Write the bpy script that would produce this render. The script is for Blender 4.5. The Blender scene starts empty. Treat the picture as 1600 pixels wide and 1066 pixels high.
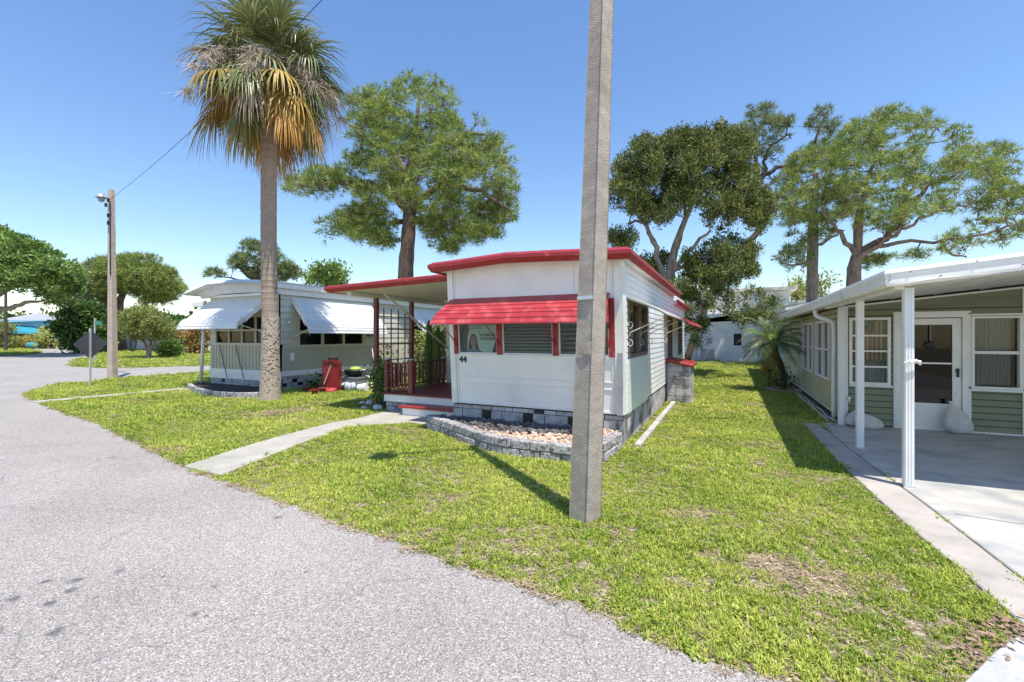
import bpy, math, random
import numpy as np
from mathutils import Vector, Matrix
R = math.radians
random.seed(7); rng = np.random.default_rng(7)
sc = bpy.context.scene
COL = sc.collection

# ------------------------------------------------------------------ camera, sky, sun, exposure
YAW = R(25.75); FPX = 705.0; HORIZ = 525.0; CAMH = 1.7
cd = bpy.data.cameras.new('camera'); cam = bpy.data.objects.new('camera', cd); COL.objects.link(cam)
cam.location = (0, 0, CAMH); cam.rotation_euler = (R(90), 0, YAW)
cd.sensor_width = 36; cd.lens = 36*FPX/1600; cd.shift_y = (HORIZ-533)/1600; cd.clip_start = .05; cd.clip_end = 2000
sc.camera = cam
SUN_EL = R(68.5); SUN_H = Vector((.825, -.565, 0)).normalized()
w = bpy.data.worlds.new('World'); sc.world = w; w.use_nodes = True
nt = w.node_tree; bg = nt.nodes['Background']
sky = nt.nodes.new('ShaderNodeTexSky'); sky.sky_type = 'NISHITA'; sky.sun_disc = False
sky.sun_elevation = SUN_EL; sky.sun_rotation = math.atan2(SUN_H.x, SUN_H.y)
sky.air_density = 1.3; sky.dust_density = .15; sky.ozone_density = 4.5; sky.altitude = 0
hs_ = nt.nodes.new('ShaderNodeHueSaturation'); hs_.inputs['Saturation'].default_value = 1.1; hs_.inputs['Hue'].default_value = .506; hs_.inputs['Value'].default_value = 1.05; nt.links.new(sky.outputs[0], hs_.inputs['Color']); nt.links.new(hs_.outputs[0], bg.inputs[0]); bg.inputs[1].default_value = .13
ld = bpy.data.lights.new('sun', 'SUN'); ld.energy = 4.6; ld.angle = R(.53); ld.color = (1, .94, .84)
sun = bpy.data.objects.new('sun', ld); COL.objects.link(sun)
sd = Vector((SUN_H.x*math.cos(SUN_EL), SUN_H.y*math.cos(SUN_EL), math.sin(SUN_EL)))
sun.rotation_euler = sd.to_track_quat('Z', 'Y').to_euler(); sun.location = sd*40
sc.view_settings.view_transform = 'Standard'; sc.view_settings.look = 'None'
sc.view_settings.exposure = .6; sc.view_settings.gamma = 1
sc.cycles.use_denoising = True; sc.cycles.max_bounces = 8; sc.cycles.transparent_max_bounces = 12

FW = Vector((-math.sin(YAW), math.cos(YAW), 0)); RT = Vector((math.cos(YAW), math.sin(YAW), 0))
def at(px, py, Z):
    "the real point seen in the photo at px,py (1600 wide) at depth Z metres"
    return FW*Z + RT*((px-800)/FPX*Z) + Vector((0, 0, CAMH+(HORIZ-py)/FPX*Z))
def gnd(px, py, z=0):
    return at(px, py, (CAMH-z)*FPX/(py-HORIZ))

# ------------------------------------------------------------------ materials
def nd(t, typ, **k):
    n = t.nodes.new(typ)
    for a, b in k.items(): setattr(n, a, b)
    return n
def mat(name, col, rough=.6, var=.12, vscale=3., bump=0., bscale=40., metal=0., col2=None, stain=None, island=0., spec=.5, detail=5, stretch=None, transl=None):
    m = bpy.data.materials.new(name); m.use_nodes = True; t = m.node_tree; L = t.links.new
    b = t.nodes['Principled BSDF']; b.inputs['Roughness'].default_value = rough; b.inputs['Metallic'].default_value = metal
    b.inputs['Specular IOR Level'].default_value = spec
    g = nd(t, 'ShaderNodeNewGeometry'); src = g.outputs['Position']
    if stretch:
        mp = nd(t, 'ShaderNodeMapping'); L(src, mp.inputs[0]); mp.inputs['Scale'].default_value = stretch; src = mp.outputs[0]
    n = nd(t, 'ShaderNodeTexNoise'); n.inputs['Scale'].default_value = vscale; n.inputs['Detail'].default_value = detail; n.inputs['Roughness'].default_value = .65
    L(src, n.inputs['Vector'])
    r = nd(t, 'ShaderNodeValToRGB'); e = r.color_ramp.elements; e[0].position = .32; e[1].position = .68
    c2 = col2 or tuple(c*(1-var*2) for c in col); c1 = col if col2 else tuple(min(1, c*(1+var*.35)) for c in col)
    e[0].color = (*c2, 1); e[1].color = (*c1, 1); L(n.outputs[0], r.inputs[0]); out = r.outputs[0]
    if island:
        h = nd(t, 'ShaderNodeHueSaturation'); mr = nd(t, 'ShaderNodeMapRange'); mr.inputs[3].default_value = 1-island; mr.inputs[4].default_value = 1+island
        L(g.outputs['Random Per Island'], mr.inputs[0]); L(mr.outputs[0], h.inputs['Value']); L(out, h.inputs['Color']); out = h.outputs[0]
    if stain:
        sc_, colr, lo, hi = stain
        n2 = nd(t, 'ShaderNodeTexNoise'); n2.inputs['Scale'].default_value = sc_; n2.inputs['Detail'].default_value = 8; L(g.outputs['Position'], n2.inputs['Vector'])
        mr2 = nd(t, 'ShaderNodeMapRange'); mr2.inputs[1].default_value = lo; mr2.inputs[2].default_value = hi; L(n2.outputs[0], mr2.inputs[0])
        mx = nd(t, 'ShaderNodeMixRGB'); L(mr2.outputs[0], mx.inputs[0]); L(out, mx.inputs[1]); mx.inputs[2].default_value = (*colr, 1); out = mx.outputs[0]
    L(out, b.inputs['Base Color'])
    if bump:
        nb = nd(t, 'ShaderNodeTexNoise'); nb.inputs['Scale'].default_value = bscale; nb.inputs['Detail'].default_value = 6; L(src, nb.inputs['Vector'])
        bp = nd(t, 'ShaderNodeBump'); bp.inputs['Strength'].default_value = min(1, bump); bp.inputs['Distance'].default_value = .02
        L(nb.outputs[0], bp.inputs['Height']); L(bp.outputs[0], b.inputs['Normal'])
    if transl:
        tr = nd(t, 'ShaderNodeBsdfTranslucent'); ms = nd(t, 'ShaderNodeMixShader'); ms.inputs[0].default_value = transl
        hs = nd(t, 'ShaderNodeHueSaturation'); hs.inputs['Value'].default_value = 1.15; hs.inputs['Saturation'].default_value = 1.1; L(out, hs.inputs['Color']); L(hs.outputs[0], tr.inputs[0])
        L(b.outputs[0], ms.inputs[1]); L(tr.outputs[0], ms.inputs[2]); L(ms.outputs[0], t.nodes['Material Output'].inputs[0])
    return m
def leafmat(name, stops, rough=.55, transl=.25, nscale=.8, spec=.35):
    m = bpy.data.materials.new(name); m.use_nodes = True; t = m.node_tree; L = t.links.new
    b = t.nodes['Principled BSDF']; b.inputs['Roughness'].default_value = rough; b.inputs['Specular IOR Level'].default_value = spec
    g = nd(t, 'ShaderNodeNewGeometry'); n = nd(t, 'ShaderNodeTexNoise'); n.inputs['Scale'].default_value = nscale; n.inputs['Detail'].default_value = 3; L(g.outputs['Position'], n.inputs['Vector'])
    a = nd(t, 'ShaderNodeMath', operation='MULTIPLY_ADD'); L(g.outputs['Random Per Island'], a.inputs[0]); a.inputs[1].default_value = .5
    s = nd(t, 'ShaderNodeMapRange'); s.inputs[1].default_value = .3; s.inputs[2].default_value = .7; s.inputs[4].default_value = .5; L(n.outputs[0], s.inputs[0]); L(s.outputs[0], a.inputs[2])
    r = nd(t, 'ShaderNodeValToRGB'); e = r.color_ramp.elements
    while len(e) < len(stops): e.new(.5)
    for i, (p, c) in enumerate(stops): e[i].position = p; e[i].color = (*c, 1)
    L(a.outputs[0], r.inputs[0]); L(r.outputs[0], b.inputs['Base Color'])
    tr = nd(t, 'ShaderNodeBsdfTranslucent'); L(r.outputs[0], tr.inputs[0]); ms = nd(t, 'ShaderNodeMixShader'); ms.inputs[0].default_value = transl
    L(b.outputs[0], ms.inputs[1]); L(tr.outputs[0], ms.inputs[2]); L(ms.outputs[0], t.nodes['Material Output'].inputs[0])
    return m
def glassmat(name, tint=(.75, .82, .8)):
    m = bpy.data.materials.new(name); m.use_nodes = True; t = m.node_tree; L = t.links.new
    t.nodes.remove(t.nodes['Principled BSDF'])
    tr = nd(t, 'ShaderNodeBsdfTransparent'); tr.inputs[0].default_value = (*tint, 1)
    gl = nd(t, 'ShaderNodeBsdfGlossy'); gl.inputs['Roughness'].default_value = .03
    lw = nd(t, 'ShaderNodeLayerWeight'); pw = nd(t, 'ShaderNodeMath', operation='POWER'); L(lw.outputs['Facing'], pw.inputs[0]); pw.inputs[1].default_value = 4
    f = nd(t, 'ShaderNodeMath', operation='MULTIPLY_ADD'); L(pw.outputs[0], f.inputs[0]); f.inputs[1].default_value = .8; f.inputs[2].default_value = .035; ms = nd(t, 'ShaderNodeMixShader')
    n = nd(t, 'ShaderNodeTexNoise'); n.inputs['Scale'].default_value = 1.2; bp = nd(t, 'ShaderNodeBump'); bp.inputs['Strength'].default_value = .05; g = nd(t, 'ShaderNodeNewGeometry')
    L(g.outputs['Position'], n.inputs['Vector']); L(n.outputs[0], bp.inputs['Height']); L(bp.outputs[0], gl.inputs['Normal'])
    L(f.outputs[0], ms.inputs[0]); L(tr.outputs[0], ms.inputs[1]); L(gl.outputs[0], ms.inputs[2]); L(ms.outputs[0], t.nodes['Material Output'].inputs[0])
    return m

M = {}
M['white_side'] = mat('white_siding', (.82, .81, .78), .45, .04, 1.2, stain=(2.2, (.64, .63, .58), .5, .75))
M['white_front'] = mat('white_panel', (.84, .82, .79), .4, .04, 1.1, stain=(1.6, (.66, .65, .62), .5, .8), bump=.08, bscale=3)
M['white_trim'] = mat('white_trim', (.82, .81, .77), .45, .05, 4)
M['sage_panel'] = mat('sage_panel', (.70, .76, .72), .4, .03, 2)
M['red_paint'] = mat('red_paint', (.32, .022, .028), .4, .08, 3, stain=(9, (.60, .12, .12), .6, .8))
M['awning_red'] = mat('awning_red', (.40, .035, .042), .38, .1, 4, stain=(5, (.62, .16, .16), .5, .85))
M['rail_red'] = mat('rail_red', (.18, .04, .04), .5, .12, 6, stain=(14, (.33, .13, .12), .58, .75))
M['deck_red'] = mat('deck_red', (.18, .026, .03), .45, .15, 5, stain=(7, (.36, .1, .1), .6, .8))
M['cream'] = mat('cream_soffit', (.68, .66, .58), .5, .05, 2, stain=(3, (.5, .47, .38), .6, .85))
M['cream_metal'] = mat('cream_metal', (.62, .60, .52), .45, .1, 9)
M['block'] = mat('block_grey', (.50, .49, .48), .85, .15, 6, bump=.5, bscale=60, island=.22, stain=(5, (.16, .15, .15), .5, .72))
M['block_dark'] = mat('block_dark', (.12, .12, .125), .9, .2, 6, bump=.4, bscale=50, island=.2)
M['mortar'] = mat('mortar', (.10, .10, .10), .95, .2, 8)
M['plaster'] = mat('rough_plaster', (.50, .49, .48), .9, .15, 5, bump=.7, bscale=25, stain=(2.6, (.17, .16, .16), .47, .6))
M['planter_block'] = mat('planter_block', (.46, .44, .43), .9, .25, 22, bump=1, bscale=45, island=.18, stain=(16, (.12, .12, .12), .52, .62))
M['black'] = mat('black_paint', (.012, .012, .014), .5, .1, 5)
M['black_rubber'] = mat('black_plastic', (.02, .02, .022), .4, .1, 5)
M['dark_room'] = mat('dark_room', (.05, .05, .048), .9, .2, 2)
M['curtain_white'] = mat('curtain_white', (.62, .62, .56), .9, .05, 3, transl=.3)
M['curtain_grey'] = mat('curtain_grey', (.42, .40, .42), .9, .08, 3)
M['blind'] = mat('louver_blind', (.62, .62, .52), .6, .1, 3)
M['glass'] = glassmat('window_glass')
M['glass_dark'] = glassmat('dark_glass', (.16, .17, .18))
M['bronze'] = mat('bronze_frame', (.16, .11, .09), .4, .1, 5)
M['alu'] = mat('alu_white', (.82, .81, .78), .35, .05, 4, stain=(8, (.62, .6, .55), .62, .8))
M['alu_awning'] = mat('alu_awning', (.78, .77, .75), .35, .05, 2.5, stain=(4, (.66, .66, .66), .5, .85))
M['nb_siding'] = mat('nb_siding', (.56, .55, .47), .5, .05, 1.5, stain=(2, (.42, .43, .38), .55, .8))
M['nb_panel'] = mat('nb_panel', (.45, .43, .33), .5, .06, 1.5, stretch=(1, 1, .3))
M['nb_roof'] = mat('nb_roof', (.66, .68, .68), .5, .08, 1.5, stain=(3, (.5, .52, .5), .5, .75))
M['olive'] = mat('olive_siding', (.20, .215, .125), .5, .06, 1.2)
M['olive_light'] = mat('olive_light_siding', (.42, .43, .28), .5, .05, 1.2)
M['soffit'] = mat('soffit', (.72, .71, .64), .45, .05, 1)
M['concrete_pole'] = mat('concrete_pole', (.42, .365, .305), .9, .14, 7, bump=.6, bscale=60, stain=(2.5, (.26, .22, .18), .5, .75), stretch=(1, 1, 1.8))
M['concrete_pole2'] = mat('concrete_pole_far', (.46, .38, .31), .9, .12, 5, bump=.3, bscale=30)
M['galv'] = mat('galvanised', (.62, .65, .68), .35, .1, 12, metal=.6)
M['sign_grey'] = mat('sign_back', (.035, .038, .045), .5, .1, 6)
M['sign_green'] = mat('sign_green', (.03, .22, .12), .5, .1, 6)
M['bark_pine'] = mat('bark_pine', (.24, .17, .13), .95, .3, 7, bump=1, bscale=14, col2=(.09, .06, .05), stretch=(1, 1, .3))
M['bark_grey'] = mat('bark_grey', (.36, .30, .25), .95, .25, 9, bump=.8, bscale=16, col2=(.15, .12, .10), stretch=(1, 1, .3))
M['bark_dark'] = mat('bark_dark', (.10, .075, .06), .95, .25, 9, bump=.6, bscale=16)
M['palm_bark'] = mat('palm_bark', (.36, .285, .225), .95, .2, 10, bump=.8, bscale=22, col2=(.26, .20, .155), stretch=(1, 1, 2.6))
M['palm_boot'] = mat('palm_base_bark', (.48, .41, .34), .95, .2, 16, bump=.6, bscale=26, col2=(.36, .29, .235))
M['sandbag'] = mat('sandbag', (.60, .58, .55), .8, .1, 8, bump=1, bscale=16)
M['red_plastic'] = mat('red_plastic', (.24, .012, .014), .4, .1, 5)
M['grey_plastic'] = mat('grey_plastic', (.30, .33, .36), .5, .1, 5)
M['clear_bag'] = mat('pale_bag', (.62, .66, .68), .4, .2, 14)
M['lime'] = mat('lime_lid', (.42, .58, .06), .5, .1, 6)
M['pvc'] = mat('pvc_white', (.82, .82, .80), .4, .04, 6)
M['peach_stone'] = mat('peach_stone', (.72, .50, .36), .7, .2, 9, island=.35)
M['dark_stone'] = mat('dark_stone', (.13, .12, .12), .75, .2, 9, island=.6)
M['white_rock'] = mat('white_rock', (.60, .60, .60), .85, .2, 6, bump=.6, bscale=20)
M['teal'] = mat('teal_paint', (.03, .30, .40), .5, .1, 1)
M['sky_blue_paint'] = mat('blue_metal', (.20, .50, .68), .5, .06, .6)
M['far_roof'] = mat('far_roof', (.35, .36, .38), .7, .1, 1)
M['mulch'] = mat('mulch', (.045, .03, .025), .95, .3, 18, bump=1, bscale=40)
M['paper'] = mat('poster_paper', (.86, .92, .86), .5, .03, 2)
M['paper_teal'] = mat('poster_teal', (.36, .58, .60), .5, .03, 2)
M['skin'] = mat('portrait_skin', (.55, .30, .22), .6, .05, 20)
M['hair'] = mat('portrait_hair', (.07, .04, .03), .6, .1, 30)
M['blouse'] = mat('portrait_blouse', (.22, .32, .36), .6, .1, 30)
M['flag_red'] = mat('flag_red', (.42, .08, .05), .8, .05, 6)
M['flag_white'] = mat('flag_white', (.60, .52, .42), .8, .05, 6)
M['flag_blue'] = mat('flag_blue', (.015, .02, .05), .8, .05, 6)
M['rust_leaf2'] = mat('dead_leaves', (.30, .20, .13), .8, .2, 30, island=.4)
M['olive_groove_shade'] = mat('olive_painted_shade', (.03, .035, .02), .9)  # backing wall coloured near black so the lap grooves read as shaded
M['white_groove_shade'] = mat('siding_painted_shade', (.34, .34, .36), .9)  # grey backing puts the shade between white courses into the colour
M['wire'] = mat('cable', (.03, .035, .06), .6, .1, 6)

# road: pale exposed aggregate
def road_mat():
    m = bpy.data.materials.new('asphalt_aggregate'); m.use_nodes = True; t = m.node_tree; L = t.links.new
    b = t.nodes['Principled BSDF']; b.inputs['Roughness'].default_value = .85
    g = nd(t, 'ShaderNodeNewGeometry')
    v = nd(t, 'ShaderNodeTexVoronoi'); v.inputs['Scale'].default_value = 135; L(g.outputs['Position'], v.inputs['Vector'])
    sp = nd(t, 'ShaderNodeSeparateColor'); L(v.outputs['Color'], sp.inputs[0])
    r = nd(t, 'ShaderNodeValToRGB'); e = r.color_ramp.elements
    e[0].position = 0; e[0].color = (.15, .137, .126, 1); e[1].position = 1; e[1].color = (.60, .56, .53, 1)
    for p, c in ((.25, (.26, .238, .222)), (.6, (.325, .30, .281)), (.88, (.40, .372, .35))): x = e.new(p); x.color = (*c, 1)
    L(sp.outputs[0], r.inputs[0])
    n = nd(t, 'ShaderNodeTexNoise'); n.inputs['Scale'].default_value = .7; n.inputs['Detail'].default_value = 7; L(g.outputs['Position'], n.inputs['Vector'])
    mr = nd(t, 'ShaderNodeMapRange'); mr.inputs[1].default_value = .3; mr.inputs[2].default_value = .7; mr.inputs[3].default_value = .86; mr.inputs[4].default_value = 1.08; L(n.outputs[0], mr.inputs[0])
    h = nd(t, 'ShaderNodeHueSaturation'); L(r.outputs[0], h.inputs['Color']); L(mr.outputs[0], h.inputs['Value']); out = h.outputs[0]
    # oil spots where the photo has them: distance to spot centres, broken up by noise
    n3 = nd(t, 'ShaderNodeTexNoise'); n3.inputs['Scale'].default_value = 14; n3.inputs['Detail'].default_value = 4; L(g.outputs['Position'], n3.inputs['Vector'])
    spots = [(120, 907, .06), (108, 925, .045), (70, 910, .04), (186, 893, .045), (88, 988, .055), (306, 960, .035), (322, 963, .024), (433, 810, .05), (335, 917, .03), (75, 945, .05), (20, 938, .05), (478, 895, .02), (150, 935, .02), (255, 902, .02)]
    for (x, y, rad) in spots:
        rad *= .72
        p = gnd(x, y)
        mp = nd(t, 'ShaderNodeVectorMath', operation='DISTANCE'); L(g.outputs['Position'], mp.inputs[0]); mp.inputs[1].default_value = (p.x, p.y, .004)
        ad = nd(t, 'ShaderNodeMath', operation='MULTIPLY_ADD'); L(n3.outputs[0], ad.inputs[0]); ad.inputs[1].default_value = rad*3; L(mp.outputs['Value'], ad.inputs[2])
        k = nd(t, 'ShaderNodeMapRange'); k.inputs[1].default_value = rad*1.9; k.inputs[2].default_value = rad*2.9; k.inputs[3].default_value = .75; k.inputs[4].default_value = 0; L(ad.outputs[0], k.inputs[0])
        mx = nd(t, 'ShaderNodeMixRGB'); L(k.outputs[0], mx.inputs[0]); L(out, mx.inputs[1]); mx.inputs[2].default_value = (.06, .058, .06, 1); out = mx.outputs[0]
    # hairline crack
    vc = nd(t, 'ShaderNodeTexVoronoi'); vc.feature = 'DISTANCE_TO_EDGE'; vc.inputs['Scale'].default_value = .45
    nw = nd(t, 'ShaderNodeTexNoise'); nw.inputs['Scale'].default_value = 2.5; L(g.outputs['Position'], nw.inputs['Vector'])
    av = nd(t, 'ShaderNodeVectorMath', operation='MULTIPLY_ADD'); L(nw.outputs['Color'], av.inputs[0]); av.inputs[1].default_value = (.5, .5, .5); L(g.outputs['Position'], av.inputs[2]); L(av.outputs[0], vc.inputs['Vector'])
    kc = nd(t, 'ShaderNodeMapRange'); kc.inputs[1].default_value = .001; kc.inputs[2].default_value = .0045; kc.inputs[3].default_value = .45; kc.inputs[4].default_value = 0; L(vc.outputs['Distance'], kc.inputs[0])
    mx = nd(t, 'ShaderNodeMixRGB'); L(kc.outputs[0], mx.inputs[0]); L(out, mx.inputs[1]); mx.inputs[2].default_value = (.1, .1, .1, 1); out = mx.outputs[0]
    L(out, b.inputs['Base Color'])
    bp = nd(t, 'ShaderNodeBump'); bp.inputs['Strength'].default_value = .7; bp.inputs['Distance'].default_value = .006; L(v.outputs['Distance'], bp.inputs['Height']); L(bp.outputs[0], b.inputs['Normal'])
    return m
M['road'] = road_mat()
M['soil'] = mat('lawn_soil', (.27, .21, .15), .95, .2, 9, bump=1, bscale=45, col2=(.10, .09, .045), stain=(26, (.42, .36, .24), .5, .62), detail=8)
M['walk'] = mat('walkway_concrete', (.41, .39, .34), .85, .12, 2.5, bump=.3, bscale=60, stain=(3, (.33, .31, .27), .55, .75))
M['slab'] = mat('painted_slab', (.50, .48, .445), .6, .1, 1.2, bump=.1, bscale=30, stain=(2.2, (.30, .31, .31), .46, .68), stretch=(1, 3, 1))
M['strip'] = mat('strip_concrete', (.44, .40, .36), .85, .12, 2, bump=.3, bscale=60, stain=(2.5, (.27, .25, .23), .55, .75))
M['apron'] = mat('apron_concrete', (.46, .46, .45), .8, .12, 3, bump=.3, bscale=60, stain=(9, (.36, .36, .36), .55, .7))
M['crack'] = mat('joint', (.05, .045, .04), .95)

# ------------------------------------------------------------------ mesh helpers
class MB:
    def __init__(s, f=None): s.v = []; s.f = []; s.f_ = f
    def add(s, vs, fs):
        n = len(s.v); s.v += [tuple(s.f_(p) if s.f_ else p) for p in vs]; s.f += [[n+i for i in q] for q in fs]; return s
    def hexa(s, p):   # p: 8 points, bottom 4 ccw, top 4 ccw
        return s.add(p, [(0, 3, 2, 1), (4, 5, 6, 7), (0, 1, 5, 4), (1, 2, 6, 5), (2, 3, 7, 6), (3, 0, 4, 7)])
    def box(s, x0, y0, z0, x1, y1, z1):
        return s.hexa([(x0, y0, z0), (x1, y0, z0), (x1, y1, z0), (x0, y1, z0), (x0, y0, z1), (x1, y0, z1), (x1, y1, z1), (x0, y1, z1)])
    def quad(s, a, b, c, d): return s.add([a, b, c, d], [(0, 1, 2, 3)])
    def poly(s, pts, z0, z1):   # vertical prism over an outline
        n = len(pts); vs = [(p[0], p[1], z0) for p in pts]+[(p[0], p[1], z1) for p in pts]
        return s.add(vs, [tuple(range(n-1, -1, -1)), tuple(range(n, 2*n))]+[(i, (i+1) % n, n+(i+1) % n, n+i) for i in range(n)])
    def tube(s, pts, rad, n=8, cap=True):
        pts = [Vector(p) for p in pts]; vs = []; fs = []
        up = None
        for i, p in enumerate(pts):
            d = (pts[min(i+1, len(pts)-1)]-pts[max(i-1, 0)]).normalized()
            if up is None: up = d.orthogonal().normalized()
            a = (up-d*up.dot(d))
            a = a.normalized() if a.length > 1e-5 else d.orthogonal().normalized()
            up = a; b = d.cross(a); r = rad[i] if isinstance(rad, (list, tuple)) else rad
            for k in range(n):
                t = 2*math.pi*k/n; vs.append(tuple(p+(a*math.cos(t)+b*math.sin(t))*r))
        for i in range(len(pts)-1):
            for k in range(n):
                fs.append((i*n+k, i*n+(k+1) % n, (i+1)*n+(k+1) % n, (i+1)*n+k))
        if cap: fs += [tuple(range(n-1, -1, -1)), tuple(range((len(pts)-1)*n, len(pts)*n))]
        return s.add(vs, fs)
    def bar(s, p, q, w_, h_=None):   # rectangular bar
        p, q = Vector(p), Vector(q); d = (q-p).normalized(); h_ = h_ or w_
        a = d.cross(Vector((0, 0, 1))); a = a.normalized() if a.length > 1e-3 else Vector((1, 0, 0)); b = a.cross(d).normalized()
        a *= w_/2; b *= h_/2
        return s.hexa([tuple(x) for x in (p-a-b, p+a-b, p+a+b, p-a+b, q-a-b, q+a-b, q+a+b, q-a+b)])
    def lathe(s, c, prof, n=16):
        vs = []; fs = []
        for (r, z) in prof:
            for k in range(n):
                t = 2*math.pi*k/n; vs.append((c[0]+r*math.cos(t), c[1]+r*math.sin(t), c[2]+z))
        for i in range(len(prof)-1):
            for k in range(n): fs.append((i*n+k, i*n+(k+1) % n, (i+1)*n+(k+1) % n, (i+1)*n+k))
        fs += [tuple(range(n-1, -1, -1)), tuple(range((len(prof)-1)*n, len(prof)*n))]
        return s.add(vs, fs)
    def ell(s, c, r, n=8, m=5, jit=0):
        c = Vector(c); vs = [(c.x, c.y, c.z-r[2])]; fs = []
        for i in range(1, m):
            ph = math.pi*i/m-math.pi/2
            for k in range(n):
                t = 2*math.pi*k/n; j = 1+random.uniform(-jit, jit)
                vs.append((c.x+r[0]*math.cos(ph)*math.cos(t)*j, c.y+r[1]*math.cos(ph)*math.sin(t)*j, c.z+r[2]*math.sin(ph)*j))
        vs.append((c.x, c.y, c.z+r[2])); last = len(vs)-1
        for k in range(n):
            fs.append((0, 1+(k+1) % n, 1+k)); fs.append((last, last-n+k, last-n+(k+1) % n))
        for i in range(m-2):
            for k in range(n):
                fs.append((1+i*n+k, 1+i*n+(k+1) % n, 1+(i+1)*n+(k+1) % n, 1+(i+1)*n+k))
        return s.add(vs, fs)
def wloc(o):
    l = Vector((0, 0, 0))
    while o is not None: l = l+Vector(o.location); o = o.parent
    return l
def link(name, me, m, parent):
    if m is not None:
        for x in (m if isinstance(m, (list, tuple)) else [m]): me.materials.append(M[x] if isinstance(x, str) else x)
    o = bpy.data.objects.new(name, me); COL.objects.link(o)
    if parent: o.parent = parent
    return o
def part(name, mb, m, parent=None, smooth=False, bevel=0, loc=None, label=None):
    off = wloc(parent) if parent else Vector(loc or (0, 0, 0))
    me = bpy.data.meshes.new(name); me.from_pydata([(x-off.x, y-off.y, z-off.z) for x, y, z in mb.v], [], mb.f); me.validate()
    if smooth: me.shade_smooth()
    o = link(name, me, m, parent)
    if loc is not None and not parent: o.location = loc
    if bevel:
        b = o.modifiers.new('bevel', 'BEVEL'); b.width = bevel; b.segments = 1; b.limit_method = 'ANGLE'
    if label: o['label'] = label
    return o
def np_part(name, verts, nper, m, parent, loc=None, label=None):
    "verts (N*nper,3): N separate n-gons"
    off = np.array(wloc(parent)) if parent else np.array(loc or (0, 0, 0))
    v = (verts-off).astype(np.float32); n = len(v)//nper
    me = bpy.data.meshes.new(name); me.vertices.add(len(v)); me.vertices.foreach_set('co', v.ravel())
    me.loops.add(len(v)); me.loops.foreach_set('vertex_index', np.arange(len(v), dtype=np.int32))
    me.polygons.add(n); me.polygons.foreach_set('loop_start', np.arange(0, len(v), nper, dtype=np.int32))
    try: me.polygons.foreach_set('loop_total', np.full(n, nper, dtype=np.int32))
    except Exception: pass
    me.update(calc_edges=True); me.validate()
    o = link(name, me, m, parent)
    if loc is not None and not parent: o.location = loc
    if label: o['label'] = label
    return o
def tag(o, label, cat, group=None, kind=None):
    o['label'] = label; o['category'] = cat
    if group: o['group'] = group
    if kind: o['kind'] = kind
    return o
def thing(name, label, cat, loc, group=None, kind=None):
    o = bpy.data.objects.new(name, None); COL.objects.link(o); o.location = loc; o.empty_display_size = .3
    return tag(o, label, cat, group, kind)
def struct(o): o['kind'] = 'structure'; return o
def copy_tree(o, parent=None):
    c = o.copy(); COL.objects.link(c); c.parent = parent
    for ch in list(o.children): copy_tree(ch, c)
    return c
def text_mb(txt, size, extrude=.004, spacing=1.0, bold=0):
    cu = bpy.data.curves.new('t', 'FONT'); cu.body = txt; cu.size = size; cu.extrude = extrude; cu.space_character = spacing; cu.offset = bold
    cu.align_x = 'LEFT'
    o = bpy.data.objects.new('t', cu); COL.objects.link(o); bpy.context.view_layer.update()
    me = bpy.data.meshes.new_from_object(o.evaluated_get(bpy.context.evaluated_depsgraph_get()))
    vs = [tuple(v.co) for v in me.vertices]; fs = [list(p.vertices) for p in me.polygons]
    bpy.data.objects.remove(o); bpy.data.curves.remove(cu); bpy.data.meshes.remove(me)
    return vs, fs

# wall planes: (u along wall, d outward, z) -> world
def PY(c, rake=0, zr=0): return lambda p: (p[0], c-p[1]-rake*(p[2]-zr), p[2])
def PXp(c): return lambda p: (c+p[1], p[0], p[2])
def PXm(c): return lambda p: (c-p[1], p[0], p[2])
def wall(pl, u0, u1, z0, z1, th, ops=()):
    "wall slab with real openings, d from -th to 0"
    mb = MB(pl); us = sorted({u0, u1, *[min(max(o[i], u0), u1) for o in ops for i in (0, 1)]}); zs = sorted({z0, z1, *[min(max(o[i], z0), z1) for o in ops for i in (2, 3)]})
    for j in range(len(zs)-1):
        run = None
        for i in range(len(us)-1):
            cu, cz = (us[i]+us[i+1])/2, (zs[j]+zs[j+1])/2
            hole = any(o[0] < cu < o[1] and o[2] < cz < o[3] for o in ops)
            if not hole: run = [us[i] if run is None else run[0], us[i+1]]
            if run and (hole or i == len(us)-2): mb.box(run[0], -th, zs[j], run[1], 0, zs[j+1]); run = None
    return mb
def siding(mb, u0, u1, z0, z1, course, ops=(), proud=.024, base=.004, gap=.014):
    z = z0
    while z < z1-.01:
        zt = min(z+course, z1); segs = [(u0, u1, z, zt)]
        for (a, b, c, d) in ops:
            new = []
            for (s0, s1, y0, y1) in segs:
                if b <= s0 or a >= s1 or d <= y0 or c >= y1: new.append((s0, s1, y0, y1)); continue
                if a > s0: new.append((s0, a, y0, y1))
                if b < s1: new.append((b, s1, y0, y1))
                m0, m1 = max(a, s0), min(b, s1)
                if c > y0+.01: new.append((m0, m1, y0, c))
                if d < y1-.01: new.append((m0, m1, d, y1))
            segs = new
        for (s0, s1, y0, y1) in segs:
            if abs(y0-z) < 1e-6: y0 += gap
            if y1-y0 < .004: continue
            k0 = proud-(proud-base)*(y0-z)/course; k1 = proud-(proud-base)*(y1-z)/course
            mb.hexa([(s0, k0, y0), (s1, k0, y0), (s1, .001, y0), (s0, .001, y0), (s0, k1, y1), (s1, k1, y1), (s1, .001, y1), (s0, .001, y1)])
        z += course
    return mb
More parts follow.
